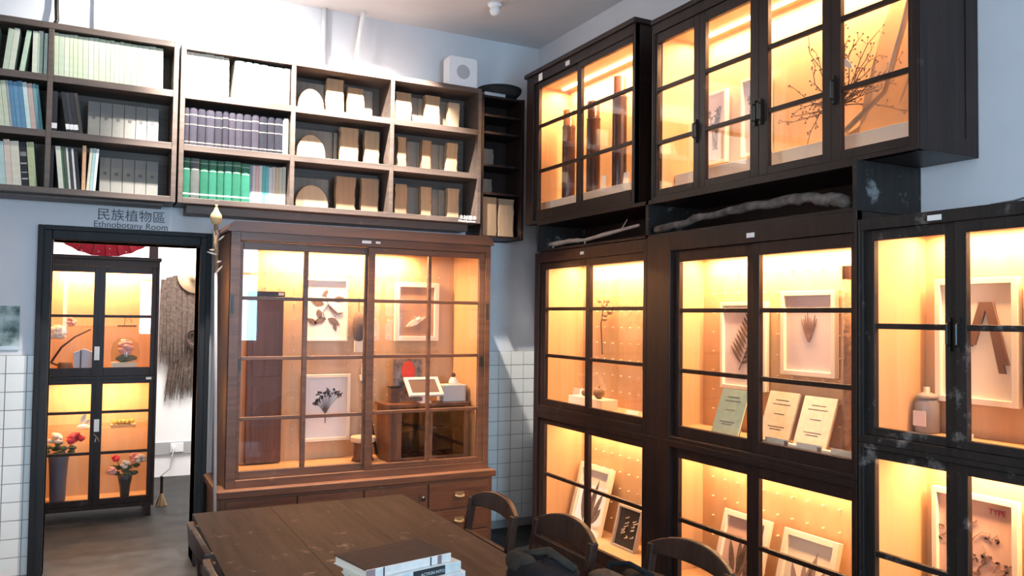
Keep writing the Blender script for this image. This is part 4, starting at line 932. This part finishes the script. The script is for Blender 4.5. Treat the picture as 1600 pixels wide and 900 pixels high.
# ------------------------------------------------------------------ chairs: local +x is the back, front faces -x
def make_chair(label, loc, rotz, slat=False):
    t = thing('wooden_chair', label, 'chair', loc, rotz, 'dark wooden chairs around the table')
    hw = .205
    # arched, slightly bent top rail
    n = 10; mb = MB(); f0 = []
    for i in range(n + 1):
        s = -1 + 2 * i / n; y = s * hw
        bend = -.030 * s * s
        zt = .868 - .045 * abs(s) ** 2.2; zb = .795 - .010 * s * s if not slat else .775 - .006 * s * s
        mb.v += [(bend - .012, y, zb), (bend - .008 + .006, y, zt), (bend + .020, y, zt), (bend + .014, y, zb)]
    for i in range(n):
        a = i * 4; b = a + 4
        for k in range(4): mb.f.append((a + k, a + (k + 1) % 4, b + (k + 1) % 4, b + k))
    mb.f.append((0, 3, 2, 1)); mb.f.append((n * 4, n * 4 + 1, n * 4 + 2, n * 4 + 3))
    mb.build('top_rail', M_chair, t, bevel=.004)
    for s in (-1, 1):
        y = s * (hw - .012)
        l = MB()
        prof = [(-.060, 0), (-.075, .42), (-.058, .66), (-.030, .82)]
        l2 = []
        for x, z in prof: l.v += [(x - .008, y - .014, z), (x + .022, y - .014, z), (x + .022, y + .014, z), (x - .008, y + .014, z)]
        for i in range(3):
            a = i * 4; b = a + 4
            for k in range(4): l.f.append((a + k, a + (k + 1) % 4, b + (k + 1) % 4, b + k))
        l.f += [(3, 2, 1, 0), (12, 13, 14, 15)]
        l.build('back_leg', M_chair, t, bevel=.003)
        fl = MB(); y2 = s * (hw + .0)
        fl.hexa([(-.425, y2 - .014, 0), (-.397, y2 - .014, 0), (-.397, y2 + .014, 0), (-.425, y2 + .014, 0)], [(-.43, y2 - .018, .42), (-.394, y2 - .018, .42), (-.394, y2 + .018, .42), (-.43, y2 + .018, .42)])
        fl.build('front_leg', M_chair, t, bevel=.003)
        box(-.40, -.07, y - .009, y + .009, .18, .205).build('stretcher', M_chair, t)
    box(-.066, -.044, -hw + .02, hw - .02, .655, .690).build('cross_rail', M_chair, t, bevel=.003)
    if slat: box(-.050, -.034, -hw + .02, hw - .02, .735, .768).build('cross_rail', M_chair, t, bevel=.003)
    st_ = MB(); pl_ = [(-.44, -hw - .012), (-.42, -hw - .02), (-.05, -hw + .0), (-.05, hw - .0), (-.42, hw + .02), (-.44, hw + .012)]
    st_.prism(pl_, .42, .445, 'xy'); st_.build('seat', M_chair, t, bevel=.006)
    box(-.41, -.39, -hw + .02, hw - .02, .20, .225).build('stretcher', M_chair, t)
    return t
make_chair('dark wooden chair at the far right corner of the table', (1.535, 3.055, 0), 0)
make_chair('dark wooden chair in the middle of the table right side', (1.605, 2.602, 0), 0, True)
make_chair('dark wooden chair nearest the camera on the right, pulled out', (1.80, 2.135, 0), 0)
make_chair('dark wooden chair pushed under the far left side of the table', (.352, 3.03, 0), PI)
make_chair('dark wooden chair pushed under the near left side of the table', (.345, 2.535, 0), PI)

# ------------------------------------------------------------------ books and bags on the table and chairs
BA = .21
def flat_book(label, x, y, z, L, Dp, th, spine, top, marks, ang):
    t = thing('book', label, 'book', (x, y, z), ang, 'books stacked on the table')
    MB().box(0, L, 0, .004, 0, th).build('spine', cloth(spine, .35), t, bevel=.0015)
    box(0, L, .004, Dp, th - .003, th).build('front_cover', cloth(top, .85), t); box(0, L, .004, Dp, 0, .003).build('back_cover', cloth(spine, .4), t)
    box(.004, L - .004, .004, Dp - .004, .003, th - .003).build('page_block', M_pages, t)
    for a, b, c in marks: box(L * a, L * b, -.0006, 0, .0005, th - .0005).build('spine_mark', cloth(c), t)
    return t
WT = (.74, .74, .72)
zb0 = TZ + .0005
flat_book('white book at the bottom of the stack on the table', .795, 2.372, zb0, .325, .22, .028, (.72, .74, .73), (.7, .72, .72), [(.02, .05, (.3, .3, .3))], BA)
b2 = flat_book('pale cyan book with black spine label in the table stack', .792, 2.382, zb0 + .0285, .315, .215, .030, (.62, .72, .73), (.62, .70, .70), [(.42, .80, (.035, .04, .045))], BA)
text('spine_title', 'ACTION INTO', .0135, mat('pale_title', (.55, .6, .6), .6), b2, (.160, -.0012, .009), (PI / 2, 0, 0))
flat_book('brown covered book with white spine on top of the stack', .765, 2.392, zb0 + .059, .310, .205, .028, WT, (.045, .030, .026), [(.0, .10, (.30, .22, .22)), (.19, .205, (.03, .03, .03)), (.74, .755, (.03, .03, .03)), (.83, .88, (.25, .18, .18))], BA)
def blob(mb, c, sz, n=18, m=12, p=.7, seed=1, amp=.12):
    rr = random.Random(seed); ph = [rr.uniform(0, 6.28) for _ in range(6)]
    base = len(mb.v)
    def sg(v): return math.copysign(abs(v) ** p, v)
    for i in range(m + 1):
        a = -PI / 2 + PI * i / m
        for k in range(n):
            t = 2 * PI * k / n
            w = 1 + amp * (math.sin(3 * t + ph[0] + 2 * a) * .5 + math.sin(5 * a + ph[1] + t) * .4 + math.sin(7 * t + 4 * a + ph[2]) * .25)
            mb.v.append((c[0] + sz[0] * sg(math.cos(a)) * sg(math.cos(t)) * w, c[1] + sz[1] * sg(math.cos(a)) * sg(math.sin(t)) * w, max(c[2] + sz[2] * sg(math.sin(a)) * (w if math.sin(a) > 0 else 1), c[2] - sz[2])))
    for i in range(m):
        for k in range(n):
            q_ = base + i * n; mb.f.append((q_ + k, q_ + (k + 1) % n, q_ + n + (k + 1) % n, q_ + n + k))
    return mb
bg = thing('soft_bag', 'black soft bag lying at the right edge of the table', 'bag', (1.265, 2.20, TZ + .001))
blob(MB(), (0, 0, .055), (.085, .13, .053), seed=4).build('body', M_black, bg, smooth=True)
MB().tube([(-.05, .13, .02), (-.02, .10, .10), (.03, .02, .125), (.05, -.10, .10)], [.012, .014, .014, .012], 7).build('strap', M_greyfab, bg, smooth=True)
blob(MB(), (-.045, .06, .085), (.028, .075, .035), seed=8, amp=.08).build('flap', M_greyfab, bg, smooth=True)
b3 = thing('backpack', 'dark grey backpack on the seat of the nearest right chair', 'bag', (1.575, 2.14, .4465))
blob(MB(), (0, 0, .155), (.125, .165, .153), seed=11, amp=.10).build('body', M_greyfab, b3, smooth=True)
blob(MB(), (-.05, .085, .30), (.05, .085, .03), seed=12, amp=.10).build('top_flap', mat('brown_grey_fabric', (.075, .066, .06), .9, spec=.08, bump=.4, bscale=40), b3, smooth=True)
blob(MB(), (.07, .02, .295), (.055, .12, .032), seed=13, amp=.1).build('side_flap', M_greyfab, b3, smooth=True)
MB().tube([(-.03, .14, .28), (.0, .16, .335), (.04, .10, .345), (.06, .0, .33)], .009, 7).build('carry_loop', M_black, b3, smooth=True)

# ------------------------------------------------------------------ staff leaning by the red-brown cabinet
sf = thing('ritual_staff', 'thin pale staff topped with a small gourd beside the red brown cabinet', 'staff', (.690, 4.925, 0))
MB().tube([(0, 0, 0), (-.02, .03, 1.2), (-.034, .05, 2.05)], [.009, .009, .008], 8).build('shaft', mat('pale_staff', (.42, .40, .40), .6), sf, smooth=True)
MB().lathe([(.008, 0), (.025, .012), (.034, .035), (.030, .06), (.014, .085), (.006, .11), (.008, .118)], n=16).build('gourd', mat('yellow_gourd', (.62, .42, .20), .5), sf, (-.036, .055, 2.11), smooth=True)
rt = MB(); rr = random.Random(2)
rt.tube([(-.030, .048, 1.83), (-.035, .053, 2.12)], [.014, .012], 8)
rt.build('bound_top', M_bark, sf, smooth=True)
for k in range(6):
    z = 1.84 + k * .048
    MB().leaf(0, 0, rr.uniform(-.9, .9), rr.uniform(.03, .075), .011, t=.003).build('rattle_pod', mat('pale_pod_shell', (.50, .42, .38), .6), sf, (-.032 + rr.uniform(-.01, .01), .03, z + rr.uniform(-.02, .02)), (0, 0, rr.choice((0, PI)) + rr.uniform(-.8, .8)))

# poster left of the doorway
po = thing('wall_poster', 'small blue green landscape picture on the wall left of the doorway', 'picture', (-.48, YB - .004, 1.372))
pmt = mat('poster_print', (.03, .07, .06), .5, noise=((.42, .52, .50), 14)); box(-.137, .137, 0, .003, 0, .256).build('print', pmt, po); box(-.137, .137, -.0006, 0, 0, .022).build('lower_margin', mat('poster_margin', (.55, .62, .66), .5), po)

# ------------------------------------------------------------------ room beyond the doorway
struct(box(-1.8, 3.4, 8.70, 8.8, 0, 3.2).build('wall_far', M_white))
struct(box(-1.8, -1.7, YB + .2, 8.70, 0, 3.2).build('wall_far_left', M_white)); struct(box(2.6, 2.7, YB + .2, 8.70, 0, 3.2).build('wall_far_right', M_white))
struct(box(-1.8, 2.7, YB + .2, 8.8, 3.2, 3.3).build('ceiling_far', M_white))
struct(box(-1.7, 2.6, 8.685, 8.70, .217, .335).build('trim_1', mat('grey_skirting', (.40, .41, .42), .6)))
cl_ = thing('ceiling_lamp', 'square white ceiling lamp in the room beyond the doorway', 'ceiling light', (.9, 7.6, 3.2)); box(-.47, .47, -.47, .47, -.12, 0).build('housing', M_whitepl, cl_); box(-.44, .44, -.44, .44, -.13, -.12).build('diffuser', mat('lamp_panel', (1, 1, 1), .5, emit=((1, .97, .93), 4.0)), cl_)
# dark two tier cabinet
NX, NY, NW = -.305, 7.10, .822
def nq(x): return x - NX
zt_ = [1.168, 1.567, 1.905]; zl = [.158, .510, .825, 1.042]
nc = cabinet('dark_display_cabinet', 'dark two tier display cabinet standing beyond the doorway', (NX, NY, .08), 0, NW, 1.925, .40,
    [(.02, nq(.095), 1.02, 1.875, [(nq(-.245), nq(.053))], [v - .08 for v in zt_], .004), (nq(.095), NW - .02, 1.02, 1.875, [(nq(.133), nq(.462))], [v - .08 for v in zt_], .004),
     (.02, nq(.095), .03, 1.00, [(nq(-.245), nq(.053))], [v - .08 for v in zl], .004), (nq(.095), NW - .02, .03, 1.00, [(nq(.133), nq(.462))], [v - .08 for v in zl], .004)],
    M_dark, lamp=13, pegrow=False, tags=((NW - .06, 1.000, .04, .018),))
box(-.012, NW + .012, -.012, .40, 1.925, 1.955).build('cornice', M_dark, nc, bevel=.004)
box(.028, NW - .028, .035, .385, 1.0, 1.02).build('tier_board', M_ply, nc); box(.02, NW - .02, -.004, .034, .9995, 1.0205).build('middle_rail', M_dark, nc); box(nq(.088), nq(.102), -.006, .004, .03, 1.875).build('meeting_strip', M_dark, nc)
area_light('strip_light', (NW / 2, .2, .995), (0, 0, 0), NW - .2, .03, 13, WARM, nc); box(.1, NW - .1, .19, .21, .996, .9995).build('strip_lamp', M_lamp, nc)
for x in (.02, NW - .06):
    for y in (.0, .355): box(x, x + .04, y, y + .04, -.08, 0).build('leg', M_dark, nc)
for x, z, h in ((nq(.085), 1.20, .105), (nq(.098), .645, .095)): box(x - .018, x + .018, -.009, -.006, z - h / 2, z + h / 2).build('paper_tag', M_tag, nc)
MB().tube([(nq(.08), -.004, .58), (nq(.10), -.02, .56), (nq(.115), -.012, .525), (nq(.09), -.012, .52), (nq(.10), -.004, .56)], .005, 6).build('lock_hook', mat('steel_hook', (.35, .33, .32), .3, .9), nc)
box(.03, NW - .03, .05, .38, .61, .616).build('glass_shelf', M_pane, nc)
box(.03, NW - .03, .05, .38, 1.40, 1.406).build('glass_shelf', M_pane, nc)
TF, LF = .08 + 1.0205, .08 + .045
def flower_ball(mb, c, r, n=14, seed=0):
    rr = random.Random(seed)
    for k in range(n):
        a, b = rr.uniform(0, 6.28), rr.uniform(-1.2, 1.4); d = Vector((math.cos(b) * math.cos(a), math.cos(b) * math.sin(a), math.sin(b)))
        p = Vector(c) + d * r * .6; mb.ball(tuple(p), r * .5, 6, 4, (1, 1, .7), .15)
    return mb
M_pk = mat('pink_petal', (.80, .38, .34), .6); M_rd = mat('red_petal', (.78, .05, .07), .6); M_wt = mat('white_petal', (.82, .74, .66), .6); M_gn = mat('dull_green_leaf', (.08, .10, .05), .8)
def vase(label, x, y, z, prof, vm, flowers, leaves=10, seed=1):
    t = thing('flower_vase', label, 'vase', (x, y, z)); MB().lathe(prof, n=18).build('vase', vm, t, smooth=True)
    top = prof[-1][1]; rr = random.Random(seed); st2 = MB(); lv2 = MB()
    for (fx, fy, fz, r, m_) in flowers:
        st2.tube([(0, 0, top - .02), (fx * .6, fy * .6, top + (fz - top) * .5), (fx, fy, fz)], .003, 5)
        flower_ball(MB(), (fx, fy, fz), r, seed=seed + int(fz * 1000)).build('flower', m_, t, smooth=True)
    for k in range(leaves): lv2.ball((rr.uniform(-.09, .09), rr.uniform(-.04, .04), top + rr.uniform(.0, .07)), .03, 6, 4, (1, .6, .6), .2)
    st2.build('stems', M_gn, t); lv2.build('foliage', M_gn, t)
vase('tall slate vase with white and red blooms beyond the doorway', -.155, 7.28, LF, [(.05, 0), (.055, .02), (.058, .16), (.066, .30), (.075, .37)], mat('slate_vase', (.10, .10, .14), .5), [(-.03, -.03, .49, .055, M_wt), (.115, -.03, .48, .062, M_rd), (.0, .04, .44, .03, M_gn)], seed=2)
vase('small dark vase with pink and white blooms beyond the doorway', .315, 7.26, LF, [(.03, 0), (.034, .02), (.04, .09), (.05, .14), (.055, .18)], mat('black_vase', (.025, .03, .03), .3), [(-.10, -.02, .22, .04, M_pk), (-.07, .02, .31, .032, M_rd), (.0, -.05, .27, .04, M_wt), (.07, .02, .31, .045, M_pk), (.11, -.02, .30, .045, M_wt)], seed=5)
fl_ = thing('pink_flower_display', 'pink bloom under a glass dome on a white block beyond the doorway', 'flower', (.29, 7.26, TF)); box(-.10, .08, -.06, .06, 0, .10).build('block', M_cream, fl_); MB().lathe([(.10, .10), (.105, .18), (.09, .25), (.05, .29), (.005, .30)], n=20, cap=False).build('dome', M_glassw, fl_, smooth=True); flower_ball(MB(), (0, 0, .215), .062, 22, 3).build('bloom', M_pk, fl_, smooth=True); MB().ball((0, 0, .13), .05, 8, 5, (1.6, 1, .6), .2).build('moss', M_gn, fl_)
lt = thing('lotus_branch', 'pale blossom branch at left in the cabinet beyond the doorway', 'flower', (-.13, 7.30, TF)); MB().tube([(-.10, 0, .10), (-.03, 0, .22), (.06, 0, .30), (.17, 0, .36)], [.009, .008, .006, .005], 7).build('branch', M_twig, lt); flower_ball(MB(), (-.06, -.03, .33), .07, 22, 6).build('bloom', M_wt, lt, smooth=True); flower_ball(MB(), (.03, -.03, .42), .04, 16, 7).build('bloom', M_pk, lt, smooth=True); MB().lathe([(.05, 0), (.06, .03), (.05, .10)], n=14).build('pot', M_red, lt, smooth=True); MB().tube([(-.05, 0, .08), (-.1, 0, .1)], .008, 6).build('stem', M_twig, lt)
bc2 = thing('blue_card', 'pale blue folded cloth at left in the cabinet beyond the doorway', 'cloth', (.0, 7.24, TF)); MB().prism([(-.07, 0), (.075, 0), (.085, .17), (.0, .21), (-.075, .18)], 0, .03).build('cloth', mat('pale_blue_cloth', (.50, .58, .70), .7), bc2, bevel=.004); MB().box(-.03, -.02, -.002, 0, 0, .2).build('tie', M_ink, bc2)
ty = thing('seed_tray', 'small tray of yellow seed heads beyond the doorway', 'tray', (.29, 7.25, .08 + .6165)); box(-.09, .09, -.05, .05, 0, .012).build('tray', M_ply, ty); o = MB()
for k in range(18): o.ball((random.uniform(-.075, .075), random.uniform(-.04, .04), .03), .018, 6, 4, (1, 1, 1), .2)
o = o.build('seed_heads', mat('yellow_seed', (.50, .36, .10), .7), ty); o['kind'] = 'stuff'
fg2 = thing('paper_figurine', 'pale paper bird figurine on the glass shelf beyond the doorway', 'figurine', (.01, 7.25, .08 + .6165)); MB().lathe([(.05, 0), (.045, .015), (.012, .03)], n=12).build('base', M_wt, fg2); MB().leaf(-.02, .03, 1.2, .09, .035, t=.01).leaf(.0, .03, .5, .07, .03, t=.01).build('wings', M_whitepl, fg2)
tk = thing('wire_ornament', 'thin wire ornament in the upper right of the cabinet beyond', 'ornament', (.30, 7.30, .08 + 1.4065)); MB().tube([(-.07, 0, .003), (.07, 0, .003)], .006, 6).build('base', M_twig, tk); MB().tube([(-.02, 0, .005), (-.015, 0, .09), (.0, 0, .04), (.02, 0, .10), (.03, 0, .03)], .0025, 5).build('wire', M_twig, tk)
# red paper parasol resting on the cabinet
pa = thing('paper_parasol', 'open red paper parasol with pale dots above the dark cabinet', 'parasol', (.125, 7.31, 2.545))
rp = bpy.data.materials.new('red_oiled_paper'); rp.use_nodes = True
_n = rp.node_tree; _b = _n.nodes['Principled BSDF']; _b.inputs['Roughness'].default_value = .5
_t = _n.nodes.new('ShaderNodeTexCoord'); _v = _n.nodes.new('ShaderNodeTexVoronoi'); _v.inputs['Scale'].default_value = 26
_r = _n.nodes.new('ShaderNodeValToRGB'); _r.color_ramp.elements[0].position = .16; _r.color_ramp.elements[0].color = (.75, .55, .5, 1); _r.color_ramp.elements[1].position = .24; _r.color_ramp.elements[1].color = (.70, .02, .05, 1)
_n.links.new(_t.outputs['Object'], _v.inputs['Vector']); _n.links.new(_v.outputs['Distance'], _r.inputs['Fac']); _n.links.new(_r.outputs['Color'], _b.inputs['Base Color'])
NS = 32; RP = .505; cm = MB()
for k in range(NS):
    a0, a1 = 2 * PI * k / NS, 2 * PI * (k + 1) / NS; am = (a0 + a1) / 2
    b = len(cm.v)
    for a, rr_ in ((a0, RP), (am, RP * .986), (a1, RP)):
        for s in (0.05, .5, 1.0): cm.v.append((rr_ * s * math.cos(a), -.12 * (1 - s ** 1.3) + (.006 if a == am else 0), rr_ * s * math.sin(a)))
    for i in range(2):
        for j in range(2): cm.f.append((b + i * 3 + j, b + i * 3 + j + 1, b + (i + 1) * 3 + j + 1, b + (i + 1) * 3 + j))
o = cm.build('canopy', rp, pa); m_ = o.modifiers.new('thick', 'SOLIDIFY'); m_.thickness = .0015
for k in range(NS):
    a = 2 * PI * k / NS; MB().tube([(.02 * math.cos(a), -.122, .02 * math.sin(a)), (RP * .5 * math.cos(a), -.075, RP * .5 * math.sin(a)), (RP * math.cos(a), -.003, RP * math.sin(a))], .0028, 4).build('rib', M_twig, pa)
MB().tube([(0, -.16, 0), (0, .35, 0)], .009, 8).build('handle', M_twig, pa); MB().lathe([(.03, -.02), (.03, .02)], n=12).build('hub', M_twig, pa, (0, -.125, 0), (PI / 2, 0, 0))
# post, straw hat, fibre cape, socket
ps = thing('wooden_post', 'dark wooden post behind the dark cabinet beyond the doorway', 'post', (.505, 7.66, 0)); box(-.035, .035, -.035, .035, 0, 3.2).build('shaft', M_doorfr, ps, bevel=.004); box(-.05, .05, -.05, .05, 0, .04).build('foot', M_doorfr, ps)
ht = thing('straw_hat', 'round pale straw hat hanging on the white wall beyond the doorway', 'hat', (.955, 8.575, 1.965)); MB().lathe([(.172, 0), (.165, .008), (.10, .03), (.065, .05), (.055, .09), (.02, .105), (.002, .107)], n=28, cap=False).build('brim_and_crown', mat('pale_hat_straw', (.74, .56, .34), .8, bump=.4, bscale=80), ht, rot=(PI / 2, 0, 0), smooth=True); MB().lathe([(.058, .052), (.060, .07)], n=24, cap=False).build('band', mat('hat_band', (.30, .20, .12), .8), ht, rot=(PI / 2, 0, 0))
cpe = thing('fibre_cape', 'shaggy brown palm fibre cape hanging on the white wall', 'cape', (.92, 8.66, 0)); M_fib = mat('palm_fibre', (.075, .052, .04), .95, noise=((.14, .10, .08), 30), bump=.6, bscale=60)
def fibres(n, xa, xb, ztop, zbot, y0, seed, spread):
    mb = MB(); rr = random.Random(seed)
    for k in range(n):
        s = (k + rr.random()) / n; x0 = xa + (xb - xa) * s; z0 = ztop(s) + rr.uniform(-.05, .0); z1 = zbot(s) + rr.uniform(-.07, .07); y = y0 - rr.uniform(0, .035)
        x1 = x0 + spread * (s - .5) + rr.uniform(-.02, .02); w = rr.uniform(.012, .028)
        mb.hexa([(x1 - .002, y - .004, z1), (x1 + .002, y - .004, z1), (x1 + .002, y, z1), (x1 - .002, y, z1)], [(x0 - w, y - .012, z0), (x0 + w, y - .012, z0), (x0 + w, y + .006, z0), (x0 - w, y + .006, z0)])
    return mb
o = fibres(170, -.26, .30, lambda s: 1.93 + .06 * math.sin(PI * s), lambda s: 1.15 + .18 * abs(s - .15), -.02, 1, .04).build('shoulder_layer', M_fib, cpe); o['kind'] = 'stuff'
o = fibres(140, -.13, .30, lambda s: 1.50, lambda s: .80 + .05 * s, .015, 2, .20).build('skirt_layer', M_fib, cpe); o['kind'] = 'stuff'
MB().lathe([(.07, 0), (.08, .02), (.075, .035), (.06, .02)], n=18, cap=False).build('neck_loop', M_twig, cpe, (.03, -.07, 1.36), (PI / 2, 0, 0))
so = thing('wall_socket', 'white wall socket with plug above the far floor', 'socket', (.83, 8.684, .235)); box(-.06, .06, -.012, 0, 0, .09).build('plate', M_whitepl, so, bevel=.004); box(-.045, -.015, -.04, -.012, .03, .06).build('plug', M_whitepl, so); MB().tube([(-.03, -.04, .045), (-.05, -.06, -.05), (-.06, -.05, -.15), (-.16, -.06, -.226)], .005, 6).build('cord', M_greypl, so, smooth=True)
bsh = thing('coir_brush', 'tawny straw brush on the floor behind the dark cabinet', 'brush', (.60, 7.42, 0)); o = MB(); rr = random.Random(4)
for k in range(60):
    a = rr.uniform(0, 6.28); o.tube([(0, 0, .12), (.05 * math.cos(a) * rr.random(), .05 * math.sin(a), .002)], .004, 4)
o = o.build('bristles', mat('tawny_straw', (.30, .19, .10), .9), bsh); o['kind'] = 'stuff'; MB().tube([(0, 0, .1), (0, 0, .24)], .012, 8).build('grip', M_chair, bsh)
